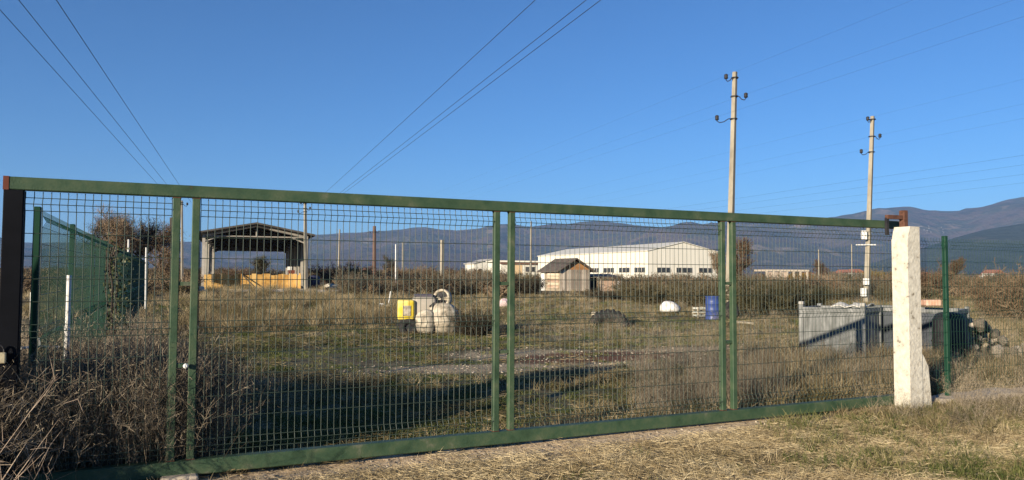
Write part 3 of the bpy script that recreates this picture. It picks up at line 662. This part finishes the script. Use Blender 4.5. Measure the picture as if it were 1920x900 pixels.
# ------------------------------------------------------------------ vegetation
def rv(n): 
    v = rng.normal(size=(n, 3)); return v / np.linalg.norm(v, axis=1, keepdims=True)
class RB:
    """collects ribbons (tapered blades) as numpy arrays"""
    def __init__(s): s.V = []; s.Q = []; s.T = []; s.n = 0
    def add(s, p, d, L, wd, bend=None, curl=0.0):
        n = len(p); d = d / np.linalg.norm(d, axis=1, keepdims=True)
        r = rv(n); sd = np.cross(d, r); sd /= np.linalg.norm(sd, axis=1, keepdims=True) + 1e-9
        L = np.broadcast_to(np.asarray(L, float), (n,))[:, None]; wd = np.broadcast_to(np.asarray(wd, float), (n,))[:, None]
        off = np.zeros((n, 3)) if bend is None else bend
        mid = p + d * L * .55 + off * .3; tip = p + d * L + off
        V = np.stack([p - sd * wd / 2, p + sd * wd / 2, mid + sd * wd * .36, mid - sd * wd * .36, tip - sd * wd * .06, tip + sd * wd * .06], 1)
        s.V.append(V.reshape(-1, 3)); b = s.n + np.arange(n)[:, None] * 6
        s.Q.append(np.concatenate([b + np.array([[0, 1, 2, 3]]), b + np.array([[3, 2, 5, 4]])])); s.n += n * 6
        return mid, tip
    def mesh(s, name, m):
        V = np.concatenate(s.V); Q = np.concatenate(s.Q); me = bpy.data.meshes.new(name)
        me.vertices.add(len(V)); me.vertices.foreach_set('co', V.astype(np.float32).ravel())
        me.loops.add(Q.size); me.loops.foreach_set('vertex_index', Q.astype(np.int32).ravel())
        me.polygons.add(len(Q)); me.polygons.foreach_set('loop_start', np.arange(0, Q.size, 4, dtype=np.int32)); me.polygons.foreach_set('loop_total', np.full(len(Q), 4, np.int32))
        me.update(calc_edges=True); me.materials.append(m); return me
GRASSG = mat('green_grass', [(.06, .085, .02), (.115, .135, .04), (.18, .175, .07)], scale=9, rough=.75, rnd=.5, trans=.25, spec=.1)
GRASSD = mat('dry_grass', [(.13, .1, .055), (.26, .2, .115), (.4, .32, .19)], scale=9, rough=.8, rnd=.6, trans=.2, spec=.1)
GRASSO = mat('olive_dry_grass', [(.09, .075, .03), (.16, .13, .06), (.24, .19, .1)], scale=9, rough=.8, rnd=.6, trans=.2, spec=.1)
STRAW = mat('straw', [(.18, .13, .065), (.36, .28, .155), (.56, .46, .28)], scale=14, rough=.75, rnd=.4, spec=.15)
WEED = mat('dry_weed', [(.09, .074, .054), (.185, .15, .108), (.32, .262, .185)], scale=6, rough=.85, rnd=.6, spec=.1)
TWIG = mat('bare_twig', [(.045, .037, .025), (.085, .07, .046), (.14, .115, .078)], scale=4, rough=.9, rnd=.5, spec=.1)
BRAM = mat('bramble_twig', [(.03, .029, .014), (.062, .055, .028), (.105, .088, .05)], scale=4, rough=.9, rnd=.4, spec=.1)
REDT = mat('russet_twig', [(.095, .062, .038), (.155, .108, .066), (.21, .155, .1)], scale=3, rough=.9, rnd=.5, spec=.1)
OCHRE = mat('ochre_leaf', [(.16, .09, .02), (.26, .16, .035), (.2, .15, .05)], scale=3, rough=.8, rnd=.5, trans=.2, spec=.1)
BARK = mat('bark', [(.06, .045, .035), (.12, .095, .07)], scale=8, rough=.95, bump=.4)
GREENL = mat('ivy_leaf', [(.04, .05, .02), (.11, .105, .045), (.24, .2, .12)], scale=6, rough=.5, rnd=.4, spec=.3)

def tuft(n, rad, h0, h1, wd, lean, m, name, flat=False):
    b = RB(); a = rng.uniform(0, 2 * np.pi, n); r = rad * np.sqrt(rng.random(n))
    p = np.stack([r * np.cos(a), r * np.sin(a), np.zeros(n)], 1); d = rng.normal(size=(n, 3)) * lean; d[:, 2] = 1
    if flat: d[:, 2] = rng.uniform(.0, .25, n); d[:, :2] = rng.normal(size=(n, 2)); p[:, 2] = rng.uniform(0, .05, n)
    L = rng.uniform(h0, h1, n); bend = rng.normal(size=(n, 3)) * (L[:, None] * .25); bend[:, 2] = -abs(bend[:, 2]) * (.4 if not flat else .2)
    b.add(p, d, L, wd * rng.uniform(.7, 1.3, n), bend); return b.mesh(name, m)
def weed(n, rad, h0, h1, m, name, w0=.006):
    b = RB(); a = rng.uniform(0, 2 * np.pi, n); r = rad * np.sqrt(rng.random(n))
    p = np.stack([r * np.cos(a), r * np.sin(a), np.zeros(n)], 1); d = rng.normal(size=(n, 3)) * .3; d[:, 2] = 1; L = rng.uniform(h0, h1, n)
    bend = rng.normal(size=(n, 3)) * .15; mid, tip = b.add(p, d, L, w0, bend)
    k = 9; u = rng.uniform(.35, 1, (n, k, 1)); q = (mid[:, None] * (1 - (u - .35) / .65) + tip[:, None] * ((u - .35) / .65)).reshape(-1, 3)
    dd = rng.normal(size=(n * k, 3)) * .7; dd[:, 2] = abs(dd[:, 2]) * .6 + .6
    LL = rng.uniform(.08, .28, n * k) * np.repeat(L, k); m2, t2 = b.add(q, dd, LL, w0 * .6, rng.normal(size=(n * k, 3)) * .05)
    d3 = rng.normal(size=(n * k * 2, 3)) * .8; d3[:, 2] += .6; b.add(np.concatenate([m2, t2]), d3, rng.uniform(.02, .08, n * k * 2), w0 * .9)
    return b.mesh(name, m)
def bush_mesh(h, rad, ns, m, name, tw=.012, k1=10, k2=5, up=.9, leaf=None, bk=.06):
    b = RB(); a = rng.uniform(0, 2 * np.pi, ns); r = rad * .35 * np.sqrt(rng.random(ns))
    p = np.stack([r * np.cos(a), r * np.sin(a), np.full(ns, -.05)], 1); d = np.stack([np.cos(a) * rad / h * rng.uniform(0, 1, ns), np.sin(a) * rad / h * rng.uniform(0, 1, ns), np.full(ns, up)], 1)
    L = h * rng.uniform(.55, 1.0, ns); bend = np.stack([np.cos(a) * rad * .3, np.sin(a) * rad * .3, -.1 * h * rng.random(ns)], 1) + rng.normal(size=(ns, 3)) * bk * h
    mid, tip = b.add(p, d, L, tw * 2.2, bend)
    u = rng.random((ns, k1, 1)); lo = u < .45; q = np.where(lo, p[:, None] * (1 - u / .45 * .75 - .25) + mid[:, None] * (u / .45 * .75 + .25), mid[:, None] * (1 - (u - .45) / .55) + tip[:, None] * ((u - .45) / .55)).reshape(-1, 3)
    n2 = len(q); d2 = rng.normal(size=(n2, 3)) * .8; d2[:, :2] += q[:, :2] / rad * .4; d2[:, 2] += .35; L2 = rng.uniform(.12, .32, n2) * h
    m2, t2 = b.add(q, d2, L2, tw, rng.normal(size=(n2, 3)) * .05 * h)
    v = rng.random((n2, k2, 1)); q3 = (m2[:, None] * (1 - v) + t2[:, None] * v).reshape(-1, 3); n3 = len(q3)
    d3 = rng.normal(size=(n3, 3)); d3[:, 2] += .3; b.add(q3, d3, rng.uniform(.05, .15, n3) * h, tw * .6)
    V = b.V
    for arr in V: arr[:, 2] = np.maximum(arr[:, 2], -.05)
    return b.mesh(name, m)
def tree(P, h, rad, label, tm, seed, tw=.05, dens=1.0, lean=.0):
    t = thing('bare_tree' if tm is not OCHRE else 'autumn_tree', label, 'tree', P, seed)
    rr = random.Random(seed); top = Vector((lean * h, 0, h * .8))
    pts = [Vector((0, 0, -.1)), Vector((rr.uniform(-.02, .02) * h, 0, h * .3)), Vector((lean * h * .5 + rr.uniform(-.03, .03) * h, 0, h * .55)), top]
    MB().tube(pts, [h * .022, h * .017, h * .01, h * .004], 6).build('trunk', BARK, t)
    m = MB(); tips = []
    for i in range(int(16)):
        u = rr.uniform(.2, .95); k = u * 3; a = pts[min(2, int(k))].lerp(pts[min(2, int(k)) + 1], k - min(2, int(k))); th = rr.uniform(0, 6.28); L = rad * rr.uniform(.5, 1.0) * (1.15 - .6 * u)
        e = a + Vector((math.cos(th) * L, math.sin(th) * L, L * rr.uniform(.5, 1.1))); md = a.lerp(e, .5) + Vector((0, 0, -.08 * L)); m.tube([a, md, e], [h * .007, h * .005, h * .002], 4, False); tips += [(a, md), (md, e), (md, e)]
    m.build('limbs', BARK, t)
    b = RB(); n = int(260 * dens); A = np.array([x[0][:] for x in tips]); B = np.array([x[1][:] for x in tips]); idx = rng.integers(0, len(A), n * 3); u = rng.random((n * 3, 1)); q = A[idx] * (1 - u) + B[idx] * u
    d = rng.normal(size=(n * 3, 3)) * .6; d[:, 2] += .8; m2, t2 = b.add(q, d, rng.uniform(.08, .2, n * 3) * h, tw, rng.normal(size=(n * 3, 3)) * .02 * h)
    q = np.concatenate([m2, t2, (m2 + t2) / 2]); q = q[rng.permutation(len(q))[:int(len(q) * .95)]]; q = np.concatenate([q, q]); d = rng.normal(size=(len(q), 3)); d[:, 2] += .5
    b.add(q, d, rng.uniform(.03, .09, len(q)) * h, tw * .6)
    link('crown', b.mesh('crown', tm), t); return t

def scatter(name, srcs, P, rz, sc, idx, label, cat, tilt=.12):
    cl = bpy.data.collections.new(name + '_sources')
    for i, me in enumerate(srcs):
        cl.objects.link(bpy.data.objects.new('%s_piece_%d' % (name, i), me))
    me = bpy.data.meshes.new(name); me.from_pydata([tuple(p) for p in P], [], []); n = len(P)
    rot = np.stack([rng.normal(size=n) * tilt, rng.normal(size=n) * tilt, rz], 1).astype(np.float32)
    at_ = me.attributes.new('rot', 'FLOAT_VECTOR', 'POINT'); at_.data.foreach_set('vector', rot.ravel())
    at_ = me.attributes.new('scl', 'FLOAT', 'POINT'); at_.data.foreach_set('value', np.asarray(sc, np.float32))
    at_ = me.attributes.new('idx', 'INT', 'POINT'); at_.data.foreach_set('value', np.asarray(idx, np.int32))
    o = link(name, me); g = bpy.data.node_groups.new(name + '_nodes', 'GeometryNodeTree')
    g.interface.new_socket('Geometry', in_out='INPUT', socket_type='NodeSocketGeometry'); g.interface.new_socket('Geometry', in_out='OUTPUT', socket_type='NodeSocketGeometry')
    gi = g.nodes.new('NodeGroupInput'); go = g.nodes.new('NodeGroupOutput'); ip = g.nodes.new('GeometryNodeInstanceOnPoints'); ci = g.nodes.new('GeometryNodeCollectionInfo')
    ci.inputs['Collection'].default_value = cl; ci.inputs['Separate Children'].default_value = True; ci.inputs['Reset Children'].default_value = True; ip.inputs['Pick Instance'].default_value = True
    def na(nm, dt):
        a = g.nodes.new('GeometryNodeInputNamedAttribute'); a.data_type = dt; a.inputs[0].default_value = nm; return a.outputs[0]
    L = g.links.new; L(gi.outputs[0], ip.inputs['Points']); L(ci.outputs[0], ip.inputs['Instance']); L(na('rot', 'FLOAT_VECTOR'), ip.inputs['Rotation']); L(na('scl', 'FLOAT'), ip.inputs['Scale']); L(na('idx', 'INT'), ip.inputs['Instance Index']); L(ip.outputs[0], go.inputs[0])
    md = o.modifiers.new('scatter', 'NODES'); md.node_group = g
    return tag(o, label, cat, kind='stuff')

# candidate points, denser near the viewer
def cands(n, y0, y1, power=1.3, side=.78):
    u = rng.random(n); e = 1 - power
    Y = (y0 ** e + u * (y1 ** e - y0 ** e)) ** (1 / e) if abs(e) > 1e-6 else y0 * (y1 / y0) ** u
    X = rng.uniform(-1, 1, n) * (side * Y + .8); return X, Y
g0 = np.array(G0[:2]); gd = np.array(GD[:2]); gn = np.array(GN[:2])
def SN(X, Y): d = np.stack([X, Y], 1) - g0; return d @ gd, d @ gn
def nz(X, Y, f, z): return np.array([mnoise.noise((x * f, y * f, z)) for x, y in zip(X, Y)])
def ell(X, Y, px, py, rx, ry, rz=0):
    c = gp(px, py); dx, dy = X - c.x, Y - c.y; a, b = dx * math.cos(rz) + dy * math.sin(rz), -dx * math.sin(rz) + dy * math.cos(rz); return (a / rx) ** 2 + (b / ry) ** 2
def place(name, srcs, X, Y, keep, s, label, cat, zoff=0.0, tilt=.12):
    k = rng.random(len(X)) < keep; X, Y = X[k], Y[k]; s = np.broadcast_to(s, k.shape)[k] * rng.uniform(.75, 1.25, len(X))
    P = [(x, y, gz(x, y) + zoff) for x, y in zip(X, Y)]
    return scatter(name, srcs, P, rng.uniform(0, 6.28, len(X)), s, rng.integers(0, len(srcs), len(X)), label, cat, tilt)
def gravelness(X, Y):
    v = np.full(len(X), 9.)
    for px, py, rx, ry in ((1240, 662, 2.2, .8), (985, 665, 2.0, 1.2), (900, 690, 2.4, .9), (1130, 680, 2.4, 1.1)): v = np.minimum(v, ell(X, Y, px, py, rx, ry, R(10)))
    return v
# short green grass
X, Y = cands(27000, 3.0, 45, 1.3); s, n = SN(X, Y); q = nz(X, Y, .5, 1) + .5 * nz(X, Y, 1.7, 2)
behind = (n > .15) * np.clip(.65 + q * 1.2, .05, 1) * np.clip((gravelness(X, Y) - .5), .08, 1) * (s > -.8)
front = (n < -.85) * np.clip(np.maximum(.1 + q * .5, 1.5 - ell(X, Y, 1120, 850, .7, .35, GANG) * 1.2), 0, 1)
front = np.maximum(front, (n < -.85) * np.clip(1.5 - ell(X, Y, 1880, 890, 1.1, .55, 0), 0, 1))
front = np.maximum(front, (n < -.15) * (s > 7.3) * .7)
place('short_grass', [tuft(50, .14, .02, .065, .007, .6, GRASSG, 'gg%d' % i) for i in range(4)], X, Y, np.where(n > 0, behind, front), .75 + Y / 45, 'short green grass in the yard and verge', 'grass')
# mid dry grass
X, Y = cands(21000, 3.0, 60, 1.35); s, n = SN(X, Y); q = nz(X, Y, .35, 5) + .5 * nz(X, Y, 1.3, 6)
yard = np.clip(.02 + q * .45, .015, .6) * np.clip(gravelness(X, Y) - .6, .02, 1)
yard = np.where(Y > np.where(X / Y > -.1, 25, 18), np.clip(.15 + q, .03, .8), yard)
front = (n < -.8) * np.clip(.03 + q * .3, .01, 1) + (n < -.12) * (s > 6.6) * np.clip((n + 1.9) * 1.2, 0, .7)
place('dry_grass', [tuft(42, .13, .05, .18, .006, .45, [GRASSD, GRASSO][i % 2], 'dg%d' % i) for i in range(6)], X, Y, np.where(n > .12, yard, front) * (s > -.7), .7 + Y / 40, 'dry brown grass across the yard', 'grass')
# tall dry grass in mounds and along the edges
X, Y = cands(12000, 4.5, 75, 1.1); s, n = SN(X, Y); q = nz(X, Y, .22, 7) + .4 * nz(X, Y, .9, 8)
k = np.zeros(len(X))
for px, py, rx, ry in ((430, 615, 2.0, 2.2), (520, 600, 3.0, 3), (600, 598, 3.0, 3), (690, 590, 3, 4), (480, 575, 5, 5), (640, 570, 6, 6)): k = np.maximum(k, np.clip(1.4 - ell(X, Y, px, py, rx, ry), 0, 1))
k = np.maximum(k, (X / Y > .31 + .03 * q) * (n > .25) * (Y < 13.8) * np.clip(.8 + q, 0, 1)); k = np.maximum(k, (X / Y > .43) * (n > .3) * np.clip(.75 + q, .1, 1) * (Y < 40))
k = np.maximum(k, (Y > np.where(X / Y > -.1, 28, 24)) * np.clip(.12 + q * 1.2 + np.clip(Y - 40, 0, 20) * .02, .0, 1)); k = np.maximum(k, (s < -.1) * (s > -1) * (n > .3) * (n < 9) * .5)
k = k * (ell(X, Y, 1822, 680, 1.1, .9) > 1)
place('tall_grass', [tuft(60, .2, .2, .5, .009, .34, [GRASSD, GRASSO, GRASSD][i % 3], 'tg%d' % i) for i in range(6)], X, Y, k * (n > .12), np.where((Y > 22) & (X / Y > -.1), .3 + Y / 110, .75 + Y / 90), 'tall dry grass in mounds and along the edges', 'grass')
# greener verge beside the pillar and in the right corner
X, Y = cands(9000, 3.0, 14, 1.0); s, n = SN(X, Y); q = nz(X, Y, .8, 41)
k = (n < -.2) * (s > 5.2 + q * 1.5) * np.clip((n + 1.75 + q * .6) * 1.5, 0, 1) + np.clip(1.4 - ell(X, Y, 1900, 880, 1.5, .6), 0, 1) * .7 + (n < -.8) * np.clip(1.3 - ell(X, Y, 1130, 852, .9, .3, GANG), 0, 1)
VERGE = mat('verge_grass', [(.07, .09, .025), (.13, .135, .045), (.22, .19, .085)], scale=9, rough=.8, rnd=.7, trans=.2, spec=.1)
place('verge_grass', [tuft(44, .12, .06, .17, .006, .5, VERGE, 'vg%d' % i) for i in range(4)], X, Y, np.clip(k, 0, 1), .9, 'olive green verge grass around the concrete pillar', 'grass')
# dry weeds
X, Y = cands(16000, 4.6, 45, 1.5); s, n = SN(X, Y); q = nz(X, Y, .5, 11) + .4 * nz(X, Y, 1.6, 12)
lw = (s > -1.05) * (s < np.clip(.25 - (n - 2.2) * .22, -.35, .25) + .25 * q) * (n > .12) * (n < 16) * 1.0
gw = (X / Y > .17 + .05 * q) * (n > .2) * (Y < 12.6 + q) * (X / Y < .36) * np.clip(.7 + q, 0, 1) * .8
gw = np.maximum(gw, np.clip(1.3 - ell(X, Y, 900, 620, 1.6, 1.4), 0, 1) * .7)
gw = np.maximum(gw, (s > 7.9) * (n > .2) * .25); gw = np.maximum(gw, (s > 6.8) * (n < -.2) * (n > -1.3) * .12)
gw = np.maximum(gw, (s > -2.6) * (s < -1.2) * (n > -.6) * (n < 8) * .7)
hh = np.where(s < 1, np.clip(.82 - (n - 2.5) * .08, .45, .82), .42)
place('dry_weeds', [weed(15, .18, .5, 1.0, WEED, 'wd%d' % i, .0042) for i in range(6)], X, Y, np.maximum(lw, gw) * 1.0, hh, 'dense dry brown weeds along the fence and gate', 'weeds', tilt=.1)
# straw mat in front of the gate
X, Y = cands(26000, 3.0, 11, .8); s, n = SN(X, Y); q = nz(X, Y, .9, 21)
k = (n < -.42 - .12 * q) * np.clip(.75 + q * 1.3, .1, 1) * (1 - np.clip(1.3 - ell(X, Y, 1880, 892, 1.0, .5), 0, .9)) + (n < -.1) * (n >= -.42) * .04
place('straw', [tuft(90, .17, .025, .11, .0026, 1, STRAW, 'st%d' % i, True) for i in range(5)], X, Y, k * (X > -2.6), 1.0, 'matted pale straw on the verge before the gate', 'straw', tilt=.06)
# flattened dead grass over the yard
X, Y = cands(22000, 5.5, 60, 1.25); s, n = SN(X, Y); q = nz(X, Y, .45, 51) + .5 * nz(X, Y, 1.6, 52)
place('dead_grass', [tuft(44, .2, .04, .14, .005, 1, [GRASSO, GRASSD, GRASSO, GRASSO][i % 4], 'th%d' % i, True) for i in range(4)], X, Y, (n > .2) * (s > .2) * np.clip(.15 + q + np.clip(Y - 18, 0, 12) * .03, .04, 1) * np.clip(gravelness(X, Y) - .3, .1, 1), .9 + Y / 40, 'flattened dead grass over the open yard', 'grass', tilt=.08)
# stones
X, Y = cands(22000, 3.2, 26, 1.5); s, n = SN(X, Y)
k = np.where(n > .1, np.clip(1.5 - gravelness(X, Y), .012, 1), np.clip((n > -.55) * .4, .012, 1))
GRAV = mat('gravel_stone', [(.14, .11, .08), (.26, .215, .16), (.42, .36, .28)], scale=5, rough=.9, rnd=.7)
place('gravel', [ico(.022, 1, .25, i, (1, .8, .55)).mesh('gr%d' % i, GRAV) for i in range(4)], X, Y, k, .45 + Y / 22, 'pale gravel and small stones on bare patches', 'gravel', tilt=.4)

# ---- bushes that can be told apart
BM = {}
def bush(kind, px, py, D, hpx, wpx, label, name='bare_bush'):
    P = at(px, py, D); P = onground(P); h = hpx / F * D; r = wpx / F * D / 2
    key = kind
    if key not in BM:
        m = {'bram': BRAM, 'twig': TWIG, 'red': REDT, 'och': OCHRE}[kind[:-1] if kind[-1].isdigit() else kind]
        BM[key] = bush_mesh(1, 1, 105, m, 'twigs', .014, 13, 6)
    t = thing(name, label, 'bush', P, random.uniform(0, 6))
    link('twigs', BM[key], t, None, 0, (r, r, h))
    st = MB(); rr = random.Random(px)
    for i in range(5): a = rr.uniform(0, 6.28); st.tube([(0, 0, -.1), (math.cos(a) * r * .2, math.sin(a) * r * .2, h * .3), (math.cos(a) * r * .4, math.sin(a) * r * .4, h * .6)], [.03 * h, .02 * h, .008 * h], 5, False)
    st.build('stems', BARK, t)
B = bush
B('bram0', 1225, 566, 40, 52, 150, 'wide olive bramble left of the white sack, before the warehouse')
B('bram1', 1318, 572, 36, 58, 130, 'bramble bush directly behind the blue drum')
B('bram2', 1428, 590, 28.5, 84, 140, 'large bramble right of the third mullion pair')
B('bram0', 1498, 580, 31, 66, 120, 'bramble above the galvanised container')
B('twig0', 1385, 545, 50, 60, 70, 'tangled bush behind the tallest pole')
B('red0', 1890, 585, 27, 108, 130, 'russet leafless bush at the right edge behind the mesh fence', 'russet_bush')
B('red1', 1740, 560, 60, 62, 90, 'russet bush between pillar and right fence post')
B('bram1', 1570, 555, 48, 36, 90, 'low olive bush left of the meter pole base')
B('bram2', 1665, 560, 46, 40, 70, 'low olive bush right of the meter pole base')
B('twig1', 890, 632, 18.6, 62, 85, 'grey twiggy bush at the right of the orchard sprayer')
B('twig2', 1140, 566, 45, 26, 90, 'low brush in front of the wooden hut and lean-to')
B('twig0', 985, 560, 55, 42, 70, 'brush right of the middle mullions')
B('twig1', 655, 552, 50, 58, 50, 'dark upright bush right of the open shed')
B('twig2', 715, 548, 52, 44, 80, 'brown bush behind the broken chair')
B('twig0', 800, 545, 55, 44, 90, 'brown bush behind the sprayer fan')
B('twig1', 875, 548, 55, 48, 80, 'dark brush left of the middle mullions')
B('twig2', 930, 540, 62, 52, 60, 'dark bush under the cream cottage')
B('red1', 640, 520, 110, 46, 110, 'russet thicket under the slender grey pole', 'russet_bush')
B('red0', 770, 515, 120, 38, 90, 'russet thicket beyond the thin white post', 'russet_bush')
B('red2', 870, 512, 130, 34, 80, 'russet thicket left of the cottage', 'russet_bush')
B('och0', 672, 512, 105, 36, 46, 'yellow ochre bush below the dark wooden pole', 'ochre_bush')
B('och1', 905, 512, 150, 26, 46, 'ochre bush before the cream cottage', 'ochre_bush')
B('och0', 1655, 500, 160, 30, 60, 'ochre bush far behind, left of the concrete pillar top', 'ochre_bush')
B('och1', 1490, 505, 150, 24, 60, 'ochre bush behind the low concrete frame', 'ochre_bush')
B('twig1', 505, 520, 115, 30, 50, 'dark bush seen through the open shed')
B('red2', 440, 520, 118, 34, 60, 'russet bush seen through the left of the open shed', 'russet_bush')
# trees
tree(onground(at(225, 520, 75)), 8.0, 3.4, 'leftmost bare brown tree over the green fence', REDT, 1, .04, 1.3)
tree(onground(at(262, 522, 78)), 7.6, 3.2, 'bare tree second from left over the green fence', TWIG, 2, .05)
tree(onground(at(298, 520, 85)), 7.0, 3.0, 'brown tree beside the dark lattice pole', REDT, 3, .05)
tree(onground(at(200, 520, 95)), 8.6, 3.6, 'pale bare tree behind the leftmost brown tree', TWIG, 4, .05)
tree(onground(at(322, 530, 70)), 3.6, 1.8, 'low brown tree before the lattice pole', REDT, 14, .045)
tree(onground(at(1388, 525, 75)), 5.2, 1.9, 'russet tree right of the tallest pole and warehouse', REDT, 5, .05)
tree(onground(at(1345, 525, 125)), 5.6, 2.4, 'brown tree at the right corner of the warehouse', REDT, 6, .06)
tree(onground(at(490, 512, 130)), 4.6, 2.2, 'dark tree framed in the open shed', BRAM, 7, .06)
tree(onground(at(730, 505, 170)), 5.5, 2.6, 'far bare tree left of the thin white post', TWIG, 8, .07)
tree(onground(at(1540, 505, 190)), 5.6, 3, 'far russet tree behind the pale stub pole', REDT, 9, .08)
tree(onground(at(1790, 500, 120)), 4.3, 2.6, 'far russet tree right of the green fence post', REDT, 10, .06)
tree(onground(at(1160, 480, 320)), 14, 5, 'autumn tree above the warehouse roof', OCHRE, 11, .3, 1.4)
# brush as one mass further out
vm = [bush_mesh(1, .9, 26, m_, 'vm%d' % i, .03, 8, 4) for i, m_ in enumerate((TWIG, BRAM, REDT, TWIG, REDT))]
X, Y = cands(5200, 48, 420, 1.1, .8); q = nz(X, Y, .02, 31) + .5 * nz(X, Y, .07, 32); ratio = X / Y
clear = (abs(ratio + .34) < .10) * (Y < 118)       # shed and its yard
clear |= (ratio > -.01) * (ratio < .16) * (Y > 44) * (Y < 80)
clear |= (ratio > .0) * (ratio < .30) * (Y > 128) * (Y < 205)
k = np.clip(.3 + q * 1.2 + (ratio < .02) * .25, .03, 1) * ~clear * np.where((ratio > .3), .45, 1)
place('thicket', vm, X, Y, k, np.clip(.9 + Y / 110, 1, 3.6), 'brown leafless brush filling the far field', 'brush')
# twigs in the left foreground
t = thing('bare_shrub', 'leafless pale shrub at the lower left corner before the gate', 'shrub', Vector((-3.12, 4.05, 0)))
sm_ = bush_mesh(1.1, .6, 26, mat('pale_twig', [(.14, .10, .075), (.26, .2, .15), (.36, .29, .22)], scale=5, rough=.85), 'twigs', .0048, 5, 3, bk=.2); link('twigs', sm_, t)
lb = RB(); nn = 5200; v = rv(nn); v[:, 2] = abs(v[:, 2]); rad_ = rng.uniform(.45, 1, (nn, 1)) ** .5
lb.add(v * rad_ * np.array([.8, .8, 1.0]), rv(nn), rng.uniform(.06, .13, nn), .05)
lm = lb.mesh('foliage', mat('privet_leaf', [(.03, .05, .015), (.06, .09, .03)], scale=5, rough=.6))
for i, (s0, n0, h) in enumerate(((-3.1, .25, 1.0), (-3.6, -.1, 1.25), (-4.4, -.2, 1.5), (-5.7, .0, 1.75), (-7.0, -.1, 2.0), (-3.5, -1.5, 1.0), (-4.8, -1.6, 1.1))):
    t = thing('privet_shrub', 'leafy shrub in the hedge left of the gate, %s from the pillar' % ('first', 'second', 'third', 'fourth', 'fifth', 'sixth', 'seventh')[i], 'shrub', sn(s0, n0), i)
    link('foliage', lm, t, None, 0, (.95, .95, h)); st = MB()
    for j in range(4): a = j * 1.6; st.tube([(0, 0, -.1), (math.cos(a) * .2, math.sin(a) * .2, h * .6)], [.03, .012], 5, False)
    st.build('stems', BARK, t)
# climbing plant on the side fence
t = thing('climbing_plant', 'pale leafed climber on the green fence behind the dry weeds', 'plant', sn(-.95, 8.0), 0)
st = MB(); b = RB(); rr = random.Random(2)
for i in range(7):
    x0 = rr.uniform(-.9, .9); pts = []
    for j in range(7): q_ = GN * (x0 + rr.uniform(-.12, .12)) + GD * rr.uniform(-.04, .1) + Vector((0, 0, j * .33)); pts.append(q_)
    st.tube(pts, .012, 4, False); A = np.array([p[:] for p in pts]); kk = rng.integers(0, 6, 170); u = rng.random((170, 1)); q = A[kk] * (1 - u) + A[kk + 1] * u + rng.normal(size=(170, 3)) * .12
    b.add(q, rv(170), rng.uniform(.03, .07, 170), .04)
st.build('stems', BARK, t); link('leaves', b.mesh('leaves', GREENL), t)

# far village on the hill foot and plain
HW = mat('house_wall', [(.25, .23, .2), (.42, .4, .36)], scale=.05, rnd=.6); HR = mat('tile_roof', [(.25, .1, .06), (.35, .16, .1)], scale=.1)
hm = MB().bbox(-6, 6, -5, 5, 0, 6).mesh('wall', HW); hr = MB().prism([(-6.6, 6.01), (6.6, 6.01), (0, 9.5)], -5.5, 5.5).mesh('roof', HR)
rr = random.Random(21); k = 0
spots = [(px, 497 + rr.uniform(-4, 4), rr.uniform(420, 800)) for px in (612, 690, 1508, 1518, 1545, 1560, 1572, 1583, 1602, 1735, 1760, 1848, 1862, 1880)]
for px, py, D in spots:
    P = at(px, 515, D); P.z = 0
    k += 1; t = thing('far_house', 'tiny far house on the plain below the hills, %s from the left' % ('first second third fourth fifth sixth seventh eighth ninth tenth eleventh twelfth thirteenth fourteenth'.split()[k - 1]), 'house', P, rr.uniform(-.6, .6)); s_ = rr.uniform(.5, .85) ; t.scale = (s_, s_, s_ * .8)
    link('wall', hm, t); link('roof', hr, t)
dg = bpy.context.evaluated_depsgraph_get(); 
vv = MB(); hob = bpy.data.objects['hills']
for i in range(60):
    px = rr.gauss(1715, 32) if i < 40 else rr.gauss(1590, 18); py = rr.uniform(424, 437) if i < 40 else rr.uniform(430, 441)
    d = ray(px, py).normalized(); hit, loc, nr, _ = hob.ray_cast(Vector((0, 0, EYE)), d)
    if hit: s_ = rr.uniform(4, 8); vv.box(loc + Vector((0, 0, 0)), (s_, s_, 6), Matrix.Rotation(rr.uniform(0, 3), 3, 'Z'))
if vv.v: tag(vv.build('hillside_village', mat('far_wall', [(.1, .095, .09), (.2, .19, .18)], scale=.02)), 'pale specks of a village on the far hillside', 'village', kind='stuff')

# ------------------------------------------------------------------ haze
hz = MB().bbox(-9000, 9000, -2500, 10500, -8, 860).build('haze', None); tag(hz, kind='stuff', label='thin blue air between the yard and the hills', cat='haze')
hm_ = bpy.data.materials.new('haze_air'); hm_.use_nodes = True; t = hm_.node_tree; t.nodes.remove(t.nodes['Principled BSDF'])
pv = t.nodes.new('ShaderNodeVolumePrincipled'); pv.inputs['Color'].default_value = (.3, .55, 1.0, 1); pv.inputs['Density'].default_value = 6.8e-5; pv.inputs['Anisotropy'].default_value = 0.0
t.links.new(pv.outputs[0], t.nodes['Material Output'].inputs['Volume']); hz.data.materials.append(hm_)
